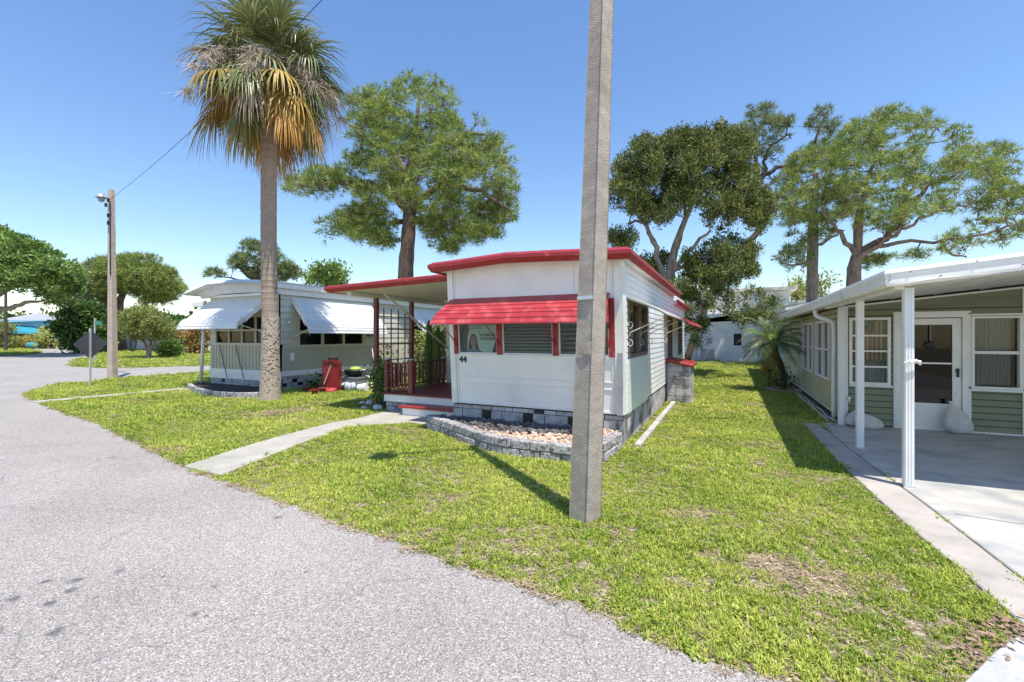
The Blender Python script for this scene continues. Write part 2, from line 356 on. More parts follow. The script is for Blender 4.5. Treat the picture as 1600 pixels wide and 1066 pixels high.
def frame(mb, u0, u1, z0, z1, fw, d0, d1, cols=1, rows=1, mw=.025, md=None):
    mb.box(u0, d0, z0, u0+fw, d1, z1); mb.box(u1-fw, d0, z0, u1, d1, z1)
    mb.box(u0+fw, d0, z0, u1-fw, d1, z0+fw); mb.box(u0+fw, d0, z1-fw, u1-fw, d1, z1)
    md = md or (d0+.01, d1-.008)
    for i in range(1, cols):
        u = u0+fw+(u1-u0-2*fw)*i/cols; mb.box(u-mw/2, md[0], z0+fw, u+mw/2, md[1], z1-fw)
    for i in range(1, rows):
        z = z0+fw+(z1-z0-2*fw)*i/rows
        for c in range(cols):
            a = u0+fw+(u1-u0-2*fw)*c/cols+(mw/2 if c else 0); b = u0+fw+(u1-u0-2*fw)*(c+1)/cols-(mw/2 if c < cols-1 else 0)
            mb.box(a, md[0]+.002, z-mw/2, b, md[1]-.002, z+mw/2)
    return mb
def curtain(pl, u0, u1, z0, z1, d, amp=.03, wl=.09):
    mb = MB(pl); n = max(4, int((u1-u0)/wl*8)); vs = []
    for i in range(n+1):
        u = u0+(u1-u0)*i/n; dd = d+amp*math.sin(2*math.pi*(u-u0)/wl)+amp*.4*math.sin(11*u)
        vs += [(u, dd, z0), (u, dd, z1)]
    return mb.add(vs, [(2*i, 2*i+2, 2*i+3, 2*i+1) for i in range(n)])
def blinds(pl, u0, u1, z0, z1, d, pitch=.06, tilt=.035):
    mb = MB(pl); z = z0
    while z < z1:
        mb.hexa([(u0, d, z), (u1, d, z), (u1, d-tilt, z+.02), (u0, d-tilt, z+.02), (u0, d, z+.004), (u1, d, z+.004), (u1, d-tilt, z+.024), (u0, d-tilt, z+.024)]); z += pitch
    return mb
def window(parent, pl, u0, u1, z0, z1, fm='white_trim', fw=.045, cols=1, rows=1, glass='glass', cover=None, cm='curtain_white', mw=.025, d1=.03, label=None, cov_rng=None):
    o = part('window', frame(MB(pl), u0, u1, z0, z1, fw, -.05, d1, cols, rows, mw), fm, parent, label=label)
    part('pane', MB(pl).box(u0+fw*.6, -.032, z0+fw*.6, u1-fw*.6, -.027, z1-fw*.6), glass, o)
    a, b = cov_rng or (u0+.02, u1-.02)
    if cover == 'curtain': part('curtain', curtain(pl, a, b, z0+.01, z1-.01, -.14), cm, o, smooth=True)
    if cover == 'blind': part('blind', blinds(pl, a, b, z0+.02, z1-.02, -.08), cm, o)
    return o
def vents(dk, parent):
    for i in range(0, len(dk.f), 6):
        vs_ = sorted({j for f_ in dk.f[i:i+6] for j in f_}); b = MB(); b.v = [dk.v[j] for j in vs_]; b.f = [[vs_.index(j) for j in f_] for f_ in dk.f[i:i+6]]; part('vent_block', b, 'black', parent)
def blocks(pl, u0, u1, z0, z1, bl=.4, bh=.2, depth=.02, off=0, dark=None, skip=0, jit=.004):
    mb = MB(pl); dk = MB(pl); z = z0; r = 0
    while z < z1-.02:
        zt = min(z+bh-.01, z1); u = u0-(bl/2 if (r+off) % 2 else 0)
        while u < u1-.01:
            a, b = max(u, u0)+.005, min(u+bl-.01, u1)
            if b-a > .03:
                tgt = dk if random.random() < (dark or 0) else mb
                if tgt is dk and b-a > .2: # vent half block
                    m_ = a+(b-a)*.45; mb.box(m_+.01, -.05, z, b, depth+random.uniform(-jit, jit), zt); b = m_
                    dk.box(a, -.05, z+.02, b, depth-.03, zt-.02)
                else: tgt.box(a, -.05, z, b, (depth if tgt is mb else depth-.03)+random.uniform(-jit, jit), zt)
            u += bl
        z += bh; r += 1
    return mb, dk
def awning_mb(pl, u0, u1, prof, flare=0):
    "prof: list of (d,z) from wall out; stepped laps; thin sheet with closed thickness"
    mb = MB(pl); n = len(prof)
    for i in range(n-1):
        (d0, z0), (d1, z1) = prof[i], prof[i+1]; f0 = flare*i/(n-1); f1 = flare*(i+1)/(n-1)
        t = .012; ln = math.hypot(d1-d0, z1-z0); nx, nz = -(z1-z0)/ln*t, (d1-d0)/ln*t
        if nz < 0: nx, nz = -nx, -nz
        k = .014
        mb.hexa([(u0-f0, d0, z0), (u1+f0, d0, z0), (u1+f1, d1+nx*.2, z1), (u0-f1, d1+nx*.2, z1),
                 (u0-f0, d0+nx, z0+nz), (u1+f0, d0+nx, z0+nz), (u1+f1, d1+nx+k, z1+nz+k*.3), (u0-f1, d1+nx+k, z1+nz+k*.3)])
        mb.hexa([(u0-f1, d1+nx, z1-.010), (u1+f1, d1+nx, z1-.010), (u1+f1, d1+nx+.014, z1-.010), (u0-f1, d1+nx+.014, z1-.010),
                 (u0-f1, d1+nx, z1+nz), (u1+f1, d1+nx, z1+nz), (u1+f1, d1+nx+.014, z1+nz), (u0-f1, d1+nx+.014, z1+nz)])
    return mb
def fascia(path, prof, closed=False):
    "sweep a profile (outward, z offset) along a horizontal-ish path with mitres; outward = right of travel"
    mb = MB(); P = [Vector(p) for p in path]; n = len(P); k = len(prof); vs = []
    for i, p in enumerate(P):
        dirs = []
        if i > 0 or closed: dirs.append((P[i]-P[i-1]))
        if i < n-1 or closed: dirs.append((P[(i+1) % n]-P[i]))
        ns = []
        for d in dirs:
            d = Vector((d.x, d.y, 0)).normalized(); ns.append(Vector((d.y, -d.x, 0)))
        m_ = sum(ns, Vector()).normalized(); s = 1/max(.4, m_.dot(ns[0]))
        for (o_, z) in prof: vs.append(tuple(p+m_*o_*s+Vector((0, 0, z))))
    fs = []
    for i in range(n if closed else n-1):
        j = (i+1) % n
        for a in range(k):
            b = (a+1) % k; fs.append((i*k+a, j*k+a, j*k+b, i*k+b))
    if not closed: fs += [tuple(range(k)), tuple(range((n-1)*k+k-1, (n-1)*k-1, -1))]
    return mb.add(vs, fs)
def smooth_path(pts, n=6):
    pts = [Vector(p) for p in pts]; out = []
    for i in range(len(pts)-1):
        p0, p1, p2, p3 = pts[max(i-1, 0)], pts[i], pts[i+1], pts[min(i+2, len(pts)-1)]
        for k in range(n):
            t = k/n; out.append(.5*((2*p1)+(p2-p0)*t+(2*p0-5*p1+4*p2-p3)*t*t+(-p0+3*p1-3*p2+p3)*t**3))
    return out+[pts[-1]]

# ------------------------------------------------------------------ ground, road, slabs
ROAD = [(8, 2.25), (2.2, 2.3), (.95, 2.42), (.23, 2.58), (-.2, 2.57), (-.53, 2.66), (-.87, 2.76), (-1.79, 2.84), (-2.6, 2.95), (-3.46, 3.03), (-4.8, 3.22), (-6.33, 3.4), (-8.6, 3.9), (-11.23, 4.42), (-13.8, 4.75), (-16.3, 5.2), (-18.3, 5.6), (-20.0, 6.4), (-21.3, 7.6), (-22.0, 9.2), (-22.2, 12.7), (-22.4, 45), (-26.9, 45), (-26.9, 15.4), (-28.2, 13.0), (-30, 12.0), (-33.2, 11.9), (-39.4, 14.3), (-48, 18.7), (-64, 26.5), (-100, 44), (-140, 60), (-140, -12), (8, -12)]
def jag(poly, step=.12, amp=.035, upto=21):
    out = []
    for i, p in enumerate(poly):
        q = poly[(i+1) % len(poly)]; out.append(p)
        if i < upto:
            L = math.hypot(q[0]-p[0], q[1]-p[1]); n = min(60, int(L/step))
            for k in range(1, n):
                t = k/n; a = amp*(random.random()-.5)*2
                out.append((p[0]+(q[0]-p[0])*t-(q[1]-p[1])/L*a, p[1]+(q[1]-p[1])*t+(q[0]-p[0])/L*a))
    return out
def flat(name, pts, z, m, kind='structure'):
    mb = MB(); mb.add([(x, y, z) for x, y in pts], [tuple(range(len(pts)))]); o = part(name, mb, m); o['kind'] = kind
    import bmesh
    bm = bmesh.new(); bm.from_mesh(o.data); bmesh.ops.triangulate(bm, faces=bm.faces)
    for f in bm.faces:
        if f.normal.z < 0: f.normal_flip()
    bm.to_mesh(o.data); bm.free(); return o
flat('ground', [(-400, -60), (400, -60), (400, 400), (-400, 400)], 0, 'soil')
ROADJ = jag(ROAD)
flat('road', ROADJ, .004, 'road')
VERGE = [(-50, 11.5), (-54.5, 15.0), (-57.5, 17.8), (-62, 20.2), (-67, 21.8), (-74, 23.5), (-88, 26), (-88, 12)]
flat('verge', VERGE, .03, 'soil')
def slab(name, pts, z0, z1, m, bevel=.008):
    o = part(name, MB().poly(pts, z0, z1), m, bevel=bevel); return struct(o)
WALK = [gnd(288, 731), gnd(345, 745), gnd(402, 722), gnd(470, 695), gnd(545, 668), gnd(640, 662), (-5.0, 7.0, 0), (-4.9, 7.75, 0), (-6.9, 8.05, 0), gnd(597, 645), gnd(560, 655), gnd(520, 662), gnd(440, 683), gnd(365, 705)]
WALK = [(p[0], p[1]) for p in WALK]
slab('walkway', WALK, -.05, .028, 'walk')
# joints across the walk are shallow dark grooves in its surface
WALK2 = [(-16.1, 5.12), (-15.9, 5.45), (-15.5, 8.3), (-15.2, 8.55), (-14.9, 8.5), (-15.6, 5.1)]
WALK2 = [(-16.2, 5.1), (-15.75, 5.05), (-15.45, 8.5), (-15.9, 8.5)]
slab('path', WALK2, -.05, .025, 'walk')
STRIP = [(1.28, 10.3), (1.30, 8), (1.34, 6.7), (1.42, 5.2), (1.5, 4.3), (1.55, 3.62), (1.86, 3.62), (1.82, 4.3), (1.76, 5.8), (1.68, 7), (1.6, 8.3), (1.56, 10.3)]
SLAB = [(1.572, 10.48), (1.612, 8.3), (1.692, 7), (1.772, 5.8), (1.832, 4.3), (1.872, 3.62), (9, 3.62), (9, 10.48)]
slab('pavement', STRIP, -.05, .022, 'strip')
slab('driveway', SLAB, -.05, .026, 'slab')
APRON = [(1.52, 3.60), (1.28, 3.30), (1.0, 2.9), (.78, 2.55), (.66, 2.34), (9, 2.2), (9, 3.60)]
slab('driveway_apron', APRON, -.05, .018, 'apron')
BACKWALK = [(-6, 31.2), (8, 31.2), (8, 32.4), (-6, 32.4)]
slab('back_path', BACKWALK, -.05, .03, 'walk')
FARWALK = [(-60, 24), (-40, 26.5), (-40, 28.5), (-60, 26)]

# ------------------------------------------------------------------ white and red mobile home
FY = 6.97; RK = .075; XL, XR, YB = -4.56, -1.46, 17.2
home = thing('mobile_home', 'white mobile home with red roof trim and a red front awning above the number 44', 'mobile home', (XL, FY, 0))
plF = PY(FY, RK, .48); plR = PXp(XR); ZB = .49
WIN_F = (-4.42, -1.62, 1.38, 2.27)
def ztop(x): # crowned roof line
    return 2.855+.075*(x-XL)/(-3.15-XL) if x < -3.15 else 2.93-.085*(x+3.15)/(XR+3.15)
fw = wall(plF, XL, XR, ZB, 2.80, .08, [WIN_F]); N = 12
for i in range(N):
    a, b = XL+(XR-XL)*i/N, XL+(XR-XL)*(i+1)/N; za, zb = ztop(a)+.03, ztop(b)+.03
    fw.hexa([(a, -.08, 2.80), (b, -.08, 2.80), (b, 0, 2.80), (a, 0, 2.80), (a, -.08, za), (b, -.08, zb), (b, 0, zb), (a, 0, za)])
part('front_wall', fw, 'white_front', home)
tr = MB(plF)
for z in (.86, .97): tr.box(XL+.13, .0015, z, XR-.13, .012, z+.014)
tr.box(XL+.13, .0015, ZB, XR-.13, .02, ZB+.03)
for x in (XL, XR-.11): tr.box(x, .0015, ZB, x+.11, .028, 2.86)
for x in (XL+.135, XR-.16): tr.box(x, .0015, ZB+.03, x+.02, .012, 2.86)
part('wall_trim', tr, 'white_trim', home)
sm_ = MB(plF)
sm_.box(-2.2, .0008, 2.40, -2.196, .003, 2.86)
part('panel_seam', sm_, 'curtain_grey', home)
# right wall with lapped siding; smooth panel under its first window
W1 = (7.25, 9.05, 1.36, 2.27); W2 = (12.35, 13.25, 1.1, 2.22); W3 = (15.0, 16.0, 1.1, 2.2)
def ytop(y): return FY-RK*(2.9-.48)
rw = wall(plR, FY-.10, YB, ZB, 2.90, .08, [W1, W2, W3]); part('side_wall', rw, 'white_groove_shade', home)
sd_ = MB(plR); siding(sd_, FY-.06, YB, ZB, 2.92, .105, [W1, W2, W3, (7.2, 9.1, ZB, 1.36)], .009, .002, .007); part('siding', sd_, 'white_side', home)
part('lower_panel', MB(plR).box(7.2, .002, ZB-.02, 9.1, .02, 1.33), 'sage_panel', home)
part('corner_trim', MB(plR).hexa([(FY-.03, 0.002, ZB), (FY+.12, .002, ZB), (FY+.12, .024, ZB), (FY-.03, .024, ZB), (FY-.21, 0.002, 2.9), (FY+.03, .002, 2.9), (FY+.03, .024, 2.9), (FY-.21, .024, 2.9)]), 'white_trim', home)
part('left_wall', MB().box(XL, FY, ZB, XL+.08, YB, 2.9), 'white_side', home)
part('rear_wall', MB().box(XL, YB-.08, ZB, XR, YB, 2.9), 'white_side', home)
part('floor', MB().box(XL+.02, FY+.05, ZB-.02, XR-.02, YB-.1, ZB+.02), 'dark_room', home)
# roof: crowned deck and red two-facet edge
rf = MB(); YR = 13.7; y0 = FY-.42
xs = [XL-.17+(XR-XL+.32)*i/12 for i in range(13)]
def zr(x): return ztop(min(max(x, XL), XR))+.09
for i in range(12):
    a, b = xs[i], xs[i+1]
    rf.hexa([(a, y0+.02, zr(a)-.10), (b, y0+.02, zr(b)-.10), (b, YR, zr(b)-.10), (a, YR, zr(a)-.10), (a, y0+.02, zr(a)), (b, y0+.02, zr(b)), (b, YR, zr(b)), (a, YR, zr(a))])
roof = part('roof', rf, 'nb_roof', home)
FP = [(-.02, .05), (.055, .0), (.055, -.055), (.005, -.13), (-.02, -.13)]
path = [(xs[0], YR, zr(xs[0])), (xs[0], y0, zr(xs[0]))]+[(x, y0, zr(x)) for x in (xs[1], xs[3], xs[4], xs[5], xs[8], xs[10])]+[(xs[12], y0, zr(xs[12])), (xs[12], YR, zr(xs[12]))]
part('roof_edge', fascia(path, FP), 'red_paint', roof)
low = MB().box(XL-.1, YR+.03, 2.62, XR+.1, YB+.25, 2.72); rr = part('rear_roof', low, 'nb_roof', home)
part('roof_edge', fascia([(XR+.12, YR+.04, 2.72), (XR+.12, YB+.3, 2.72), (XL-.1, YB+.3, 2.72)][::-1][::-1], [(-.02, .04), (.05, 0), (.05, -.05), (0, -.12), (-.02, -.12)]), 'red_paint', rr)
part('downspout_stub', MB().box(XR+.01, y0+.09, 2.72, XR+.07, y0+.15, 2.80), 'white_trim', home)
# foundation
bm_, dk_ = blocks(PY(FY+.03), XL, XR, .0, ZB-.03, dark=.10); f = part('foundation', bm_, 'block', home)
vents(dk_, f)
part('mortar_wall', MB().box(XL, FY+.06, 0, XR-.03, FY+.16, ZB-.01), 'mortar', f)
bm_, dk_ = blocks(PXp(XR-.02), FY+.03, YB, 0, ZB-.03, dark=0, depth=.01); g_ = part('foundation', bm_, 'plaster', home)
part('mortar_wall', MB().box(XR-.14, FY+.05, 0, XR-.05, YB, ZB-.01), 'plaster', g_)
part('mortar_wall', MB().box(XL+.01, FY+.16, 0, XL+.1, YB, ZB-.01), 'plaster', g_)
# front windows
for (a, b, lab) in ((-4.40, -3.60, 'left front pane with a sign behind the glass'), (-3.51, -2.58, 'wide middle front pane with louvers'), (-2.49, -1.66, 'right front pane with pale curtains')):
    wn = window(home, plF, a, b, 1.385, 2.26, 'white_trim', .025, glass='glass', d1=-.01, label=lab)
    if a > -3.6 and a < -3: part('blind', blinds(plF, a+.02, b-.02, 1.42, 2.24, -.07, .055, .03), 'blind', wn)
    if a > -3: part('curtain', curtain(plF, a+.34, b-.02, 1.40, 2.25, -.16), 'curtain_white', wn, smooth=True); part('blind', blinds(plF, a+.02, a+.34, 1.42, 2.24, -.07, .075, .02), 'curtain_white', wn)
    if a < -4: part('curtain', curtain(plF, a+.0, a+.26, 1.40, 2.25, -.2), 'curtain_grey', wn, smooth=True)
for (a, b) in ((-4.47, -4.40), (-3.60, -3.51), (-2.58, -2.49), (-1.66, -1.57)):
    part('window_post', MB(plF).box(a, -.03, 1.375, b, .032, 2.27), 'red_paint', home)
part('window_sill', MB(plF).box(-4.40, -.02, 1.355, -1.66, .026, 1.384), 'white_trim', home)
vs, fs = text_mb('44', .15, .004, 1.05, .004)
o = MB(lambda p: (p[0]-4.38, FY-.012-p[2]-RK*(1.24-.48+p[1]), 1.23+p[1])); o.add(vs, fs); part('house_number', o, 'black', home)
# red front awning
def redprof(z0, z1, d1):
    h = z0-z1; return [(.01, z0), (.42*d1, z0-.33*h), (.62*d1, z0-.50*h), (.77*d1, z0-.63*h), (.90*d1, z0-.81*h), (d1, z0-h)]
def lipprof(z0, z1, d1, straight=.55, nl=5):
    pr = [(0.01, z0)]; ds = .01+(d1-.01)*.30; pr.append((ds, z0-(z0-z1)*.13)); 
    n = nl
    for i in range(1, n+1):
        t = i/n; pr.append((ds+(d1-ds)*math.sin(t*math.pi/2*.93)/math.sin(math.pi/2*.93), (z0-(z0-z1)*.13)-(z0-z1)*.87*(1-math.cos(t*math.pi/2*.93))/(1-math.cos(math.pi/2*.93))))
    return pr
plA = PY(FY-RK*1.8)
aw = part('awning', awning_mb(plA, -4.50, -1.64, redprof(2.35, 1.90, .52), flare=.09), 'awning_red', home)
for x in (-4.42, -3.56, -2.54, -1.66):
    s = MB(); s.tube([(x, FY-.11, 1.52), (x-.02, FY-.20, 1.66), (x-.05, FY-.42, 1.84), (x-.06, FY-.56, 2.0)], .009, 6)
    for zc, sg in ((1.60, 1), (1.86, -1)):
        s.tube([(x-.0, FY-.13-.045*math.sin(t)*(1-t/9), zc+.05*math.cos(t)*(1-t/9)*sg) for t in [k*.6 for k in range(12)]], .008, 5)
    part('strut', s, 'red_paint', aw)
# side windows and awnings
for W_, cols in ((W1, 2), (W2, 2), (W3, 2)):
    wn = window(home, plR, *W_, 'bronze', .05, cols=cols, glass='glass', d1=.03, mw=.06)
    part('curtain', curtain(plR, W_[0]+.05, W_[0]+(W_[1]-W_[0])*.5, W_[2]+.02, W_[2]+.45, -.25, .04, .3), 'curtain_white', wn, smooth=True)
for i, (a, b, zt, z1, dd) in enumerate(((7.15, 9.3, 2.30, 2.03, .60), (11.5, 16.4, 2.30, 1.97, .62))):
    o = part('side_awning', awning_mb(plR, a, b, [(.01, zt), (dd*.5, zt-(zt-z1)*.42), (dd*.85, zt-(zt-z1)*.8), (dd, z1)], .01) if i == 0 else awning_mb(plR, a, b, redprof(zt, z1, dd), .03), 'cream' if i == 0 else 'awning_red', home, label='cream underside side awning over the near window' if i == 0 else 'side awning over the far windows')
    und = MB(plR); 
    pf = [(.01, zt), (dd*.5, zt-(zt-z1)*.42), (dd*.85, zt-(zt-z1)*.8), (dd, z1)] if i == 0 else redprof(zt, z1, dd)
    for k in range(len(pf)-1):
        und.hexa([(a+.01, pf[k][0], pf[k][1]-.022), (b-.01, pf[k][0], pf[k][1]-.022), (b-.01, pf[k+1][0]-.012, pf[k+1][1]-.012), (a+.01, pf[k+1][0]-.012, pf[k+1][1]-.012), (a+.01, pf[k][0], pf[k][1]-.012), (b-.01, pf[k][0], pf[k][1]-.012), (b-.01, pf[k+1][0]-.012, pf[k+1][1]-.004), (a+.01, pf[k+1][0]-.012, pf[k+1][1]-.004)])
    part('awning_lining', und, 'cream', o)
    n = 3
    for k in range(n):
        y = a+.08+(b-a-.16)*k/(n-1); s = MB()
        s.tube([(XR+.03, y, 1.70), (XR+.06, y, 1.76), (XR+.30, y, 1.87), (XR+dd-.06, y, 1.97)], .008, 6)
        for c, sg in ((1.60, 1), (1.86, -1)):
            s.tube([(XR+.04+.055*math.sin(t)*(1-t/8), y, c-sg*.02+.065*math.cos(t)*(1-t/8)*sg) for t in [q*.5 for q in range(13)]], .0065, 5)
        part('strut', s, 'cream_metal', o)
# block stair wall with red cap against the right wall
bw, _ = blocks(PY(12.02), XR+.03, XR+.60, .0, .92, bl=.4, bh=.2, depth=.01)
b_ = part('stair_wall', bw, 'plaster', home, label='block wall with a sloping red cap')
part('mortar_wall', MB().hexa([(XR+.02, 12.03, 0), (XR+.58, 12.03, 0), (XR+.58, 13.3, 0), (XR+.02, 13.3, 0), (XR+.02, 12.03, 1.03), (XR+.58, 12.03, .93), (XR+.58, 13.3, .93), (XR+.02, 13.3, 1.03)]), 'plaster', b_)
part('cap', MB().hexa([(XR, 11.95, 1.05), (XR+.66, 11.95, .93), (XR+.66, 13.35, .93), (XR, 13.35, 1.05), (XR, 11.95, 1.12), (XR+.66, 11.95, .985), (XR+.66, 13.35, .985), (XR, 13.35, 1.12)]), 'red_paint', b_, bevel=.008)
# porch: room behind, deck, step, roof, posts, trellis, rails
plP = PY(10.4); DW = (-6.72, -5.7, .92, 2.32)
part('porch_wall', wall(plP, -6.95, XL-.0, .42, 2.62, .08, [DW]), 'white_side', home)
s2 = MB(plP); siding(s2, -6.86, XL, .42, 2.6, .115, [DW]); part('porch_siding', s2, 'white_side', home)
part('porch_corner', MB().box(-7.0, 10.36, .42, -6.86, 10.47, 2.62), 'cream', home)
part('room_wall', MB().box(-6.95, 10.481, 0, -6.88, 15, 2.62), 'white_side', home)
wn = window(home, plP, *DW, 'bronze', .06, cols=2, rows=2, glass='glass_dark', d1=.04, label='dark brown framed porch window')
part('curtain', curtain(plP, -6.6, -5.8, .95, 2.3, -.15), 'curtain_grey', wn, smooth=True)
part('outlet_box', MB(plP).box(-6.2, .012, .62, -6.08, .05, .69), 'black', home)
DK = .42
dk = part('deck', MB().poly([(-7.18, 7.96), (XL-.005, 7.96), (XL-.005, 10.38), (-7.18, 10.38)], DK-.04, DK), 'deck_red', home, bevel=.006)
pl_ = MB()
x = -7.15
part('deck_fascia', MB().box(-7.1, 8.0, .22, XL-.01, 8.04, DK-.043), 'white_side', dk)
bm_, dk_ = blocks(PY(8.08), -7.08, XL-.02, 0, .215, bl=.4, bh=.105, depth=.03, dark=.06); part('deck_base', bm_, 'block', dk); 
bm_, dk_ = blocks(PXm(-7.06), 8.1, 10.3, 0, .37, bl=.4, bh=.19, depth=.03); part('deck_base', bm_, 'block', dk)
st = part('porch_step', MB().box(-6.30, 7.54, .185, XL-.08, 7.955, .225), 'red_paint', home, bevel=.005)
part('riser', MB().box(-6.24, 7.60, .02, XL-.1, 7.93, .183), 'white_side', st)
# porch roof: flat pan falling to the left
A_, B_ = (-7.95, 7.15), (XL-.04, 7.0)
def zp(x): return 2.76+.028*(x+7.95)
pr_ = MB(); pr_.hexa([(-7.93, 7.17, zp(-7.93)-.10), (XL-.03, 7.17, zp(XL)-.10), (XL-.03, 13.5, zp(XL)-.10), (-7.93, 13.5, zp(-7.93)-.10), (-7.93, 7.17, zp(-7.93)), (XL-.03, 7.17, zp(XL)), (XL-.03, 13.5, zp(XL)), (-7.93, 13.5, zp(-7.93))])
pr = part('porch_roof', pr_, 'cream', home)
part('roof_edge', fascia([(-7.95, 13.5, zp(-7.95)), (-7.95, 7.15, zp(-7.95)), (XL-.04, 7.15, zp(XL))], [(-.02, .035), (.05, 0), (.05, -.045), (.0, -.115), (-.02, -.115)]), 'red_paint', pr)
part('roof_beam', MB().box(-7.52, 7.3, zp(-7.5)-.19, -7.40, 13.4, zp(-7.5)-.102).box(-7.0, 10.25, zp(-7)-.20, XL-.05, 10.34, zp(-7)-.102), 'cream', pr)
for y in (8.14, 9.44): part('porch_post', MB().box(-7.50, y-.045, 0, -7.41, y+.045, zp(-7.45)-.19), 'rail_red', home)
tl = MB()
for k in range(1, 5): y = 8.14+1.3*k/5; tl.box(-7.47, y-.012, .35, -7.45, y+.012, 2.36)
for z in (.75, 1.12, 1.5, 1.86, 2.16): tl.box(-7.449, 8.18, z-.012, -7.43, 9.40, z+.012)
part('trellis', tl, 'rail_red', home)
part('brace', MB().bar((-6.79, 7.66, 2.62), (-6.93, 10.34, 1.36), .05, .03), 'cream_metal', home)
def railing(p, q, z0, z1, nb, newels=True):
    p, q = Vector((*p, 0)), Vector((*q, 0)); zt = z1-.06
    o = part('railing', MB().bar(p+Vector((0, 0, zt)), q+Vector((0, 0, zt)), .055, .035), 'rail_red', home)
    part('bottom_rail', MB().bar(p+Vector((0, 0, z0+.10)), q+Vector((0, 0, z0+.10)), .045, .035), 'rail_red', o)
    for i in range(1, nb+1):
        c = p+(q-p)*i/(nb+1); part('baluster', MB().box(c.x-.014, c.y-.014, z0+.115, c.x+.014, c.y+.014, zt-.018), 'rail_red', o)
    return o
def newel(x, y, z0, z1, w_=.06):
    o = part('newel_post', MB().box(x-w_, y-w_, z0, x+w_, y+w_, z1), 'rail_red', home, bevel=.005)
    part('post_cap', MB().hexa([(x-w_-.015, y-w_-.015, z1+.002), (x+w_+.015, y-w_-.015, z1+.002), (x+w_+.015, y+w_+.015, z1+.002), (x-w_-.015, y+w_+.015, z1+.002), (x-.02, y-.02, z1+.035), (x+.02, y-.02, z1+.035), (x+.02, y+.02, z1+.035), (x-.02, y+.02, z1+.035)]), 'white_rock', o)
newel(-7.06, 8.05, DK, 1.16, .045); newel(-6.36, 8.05, DK, 1.16, .06); newel(-7.06, 10.3, DK, 1.1, .045); newel(-4.66, 8.05, DK, 1.1, .045)
railing((-7.02, 8.05), (-6.42, 8.05), DK, 1.14, 5); railing((-7.06, 8.1), (-7.06, 10.25), DK, 1.10, 14)

# sign leaning inside the left front pane
pst = thing('window_sign', 'pale green sign with a woman portrait behind the left front window pane', 'sign', (-4.0, FY+.02, 1.4))
plS = lambda d: PY(FY+.05-d, RK, .48)
def shape(pts, d, m, name, par=pst):
    mb = MB(plS(d)); n = len(pts); mb.add([(u, 0, z) for u, z in pts]+[(u, -.002, z) for u, z in pts], [tuple(range(n)), tuple(range(2*n-1, n-1, -1))]+[(i, n+i, n+(i+1) % n, (i+1) % n) for i in range(n)]); return part(name, mb, m, par)
U0, Z0 = -4.40, 1.385
def S(fx, fy): return (U0+.045+fx*.735, Z0+.02+fy*.50)   # 0..1 over the visible pane
shape([S(.16, 0), S(.84, 0), S(.985, .62), S(.99, .98), S(.22, .98), S(.24, .86), S(.18, .55)], 0, 'paper', 'sheet')
shape([S(.31, .83), S(.58, .83), S(.58, .87), S(.31, .87)], .004, 'paper_teal', 'stripe'); shape([S(.31, .90), S(.62, .90), S(.62, .94), S(.31, .94)], .004, 'paper_teal', 'stripe')
shape([S(.26, .735), S(.86, .745), S(.86, .755), S(.26, .745)], .004, 'paper_teal', 'stripe')
def ring(cx, cy, rx_, ry_, n=20, a0=0): return [S(cx+rx_*math.cos(2*math.pi*k/n), cy+ry_*math.sin(2*math.pi*k/n)) for k in range(n)]
shape([S(.22, .08), S(.20, .22), S(.23, .42), S(.26, .56), S(.30, .64), S(.345, .665), S(.39, .64), S(.43, .54), S(.445, .40), S(.47, .20), S(.50, .08)], .006, 'hair', 'hair')
shape([S(.14, .0), S(.18, .07), S(.28, .13), S(.42, .13), S(.54, .07), S(.59, 0)], .009, 'blouse', 'blouse')
shape([S(.29, .10), S(.37, .05), S(.42, .12), S(.40, .24), S(.30, .24)], .011, 'skin', 'neck')
shape(ring(.345, .385, .082, .195), .013, 'skin', 'face')
for ex in (.313, .378): shape(ring(ex, .42, .014, .014, 8), .015, 'hair', 'eye')
shape(ring(.345, .285, .03, .012, 10), .015, 'flag_red', 'mouth')
for txt, fx, fy, sz in (('Tara Seabrook', .50, .585, .068), ('727 692-4399', .53, .435, .064)):
    vs, fs = text_mb(txt, sz, .0005, .92, .0006); bx, bz = S(fx, fy)
    part('lettering', MB(lambda p: (bx+p[0]*.85, FY+.05-.010-p[2]-RK*(bz-.48+p[1]), bz+p[1]*1.25)).add(vs, fs), 'black', pst)
for fx, fy in ((.55, .18), (.53, .30)): shape([S(fx, fy), S(fx+.32, fy), S(fx+.32, fy+.012), S(fx, fy+.012)], .004, 'paper_teal', 'stripe')

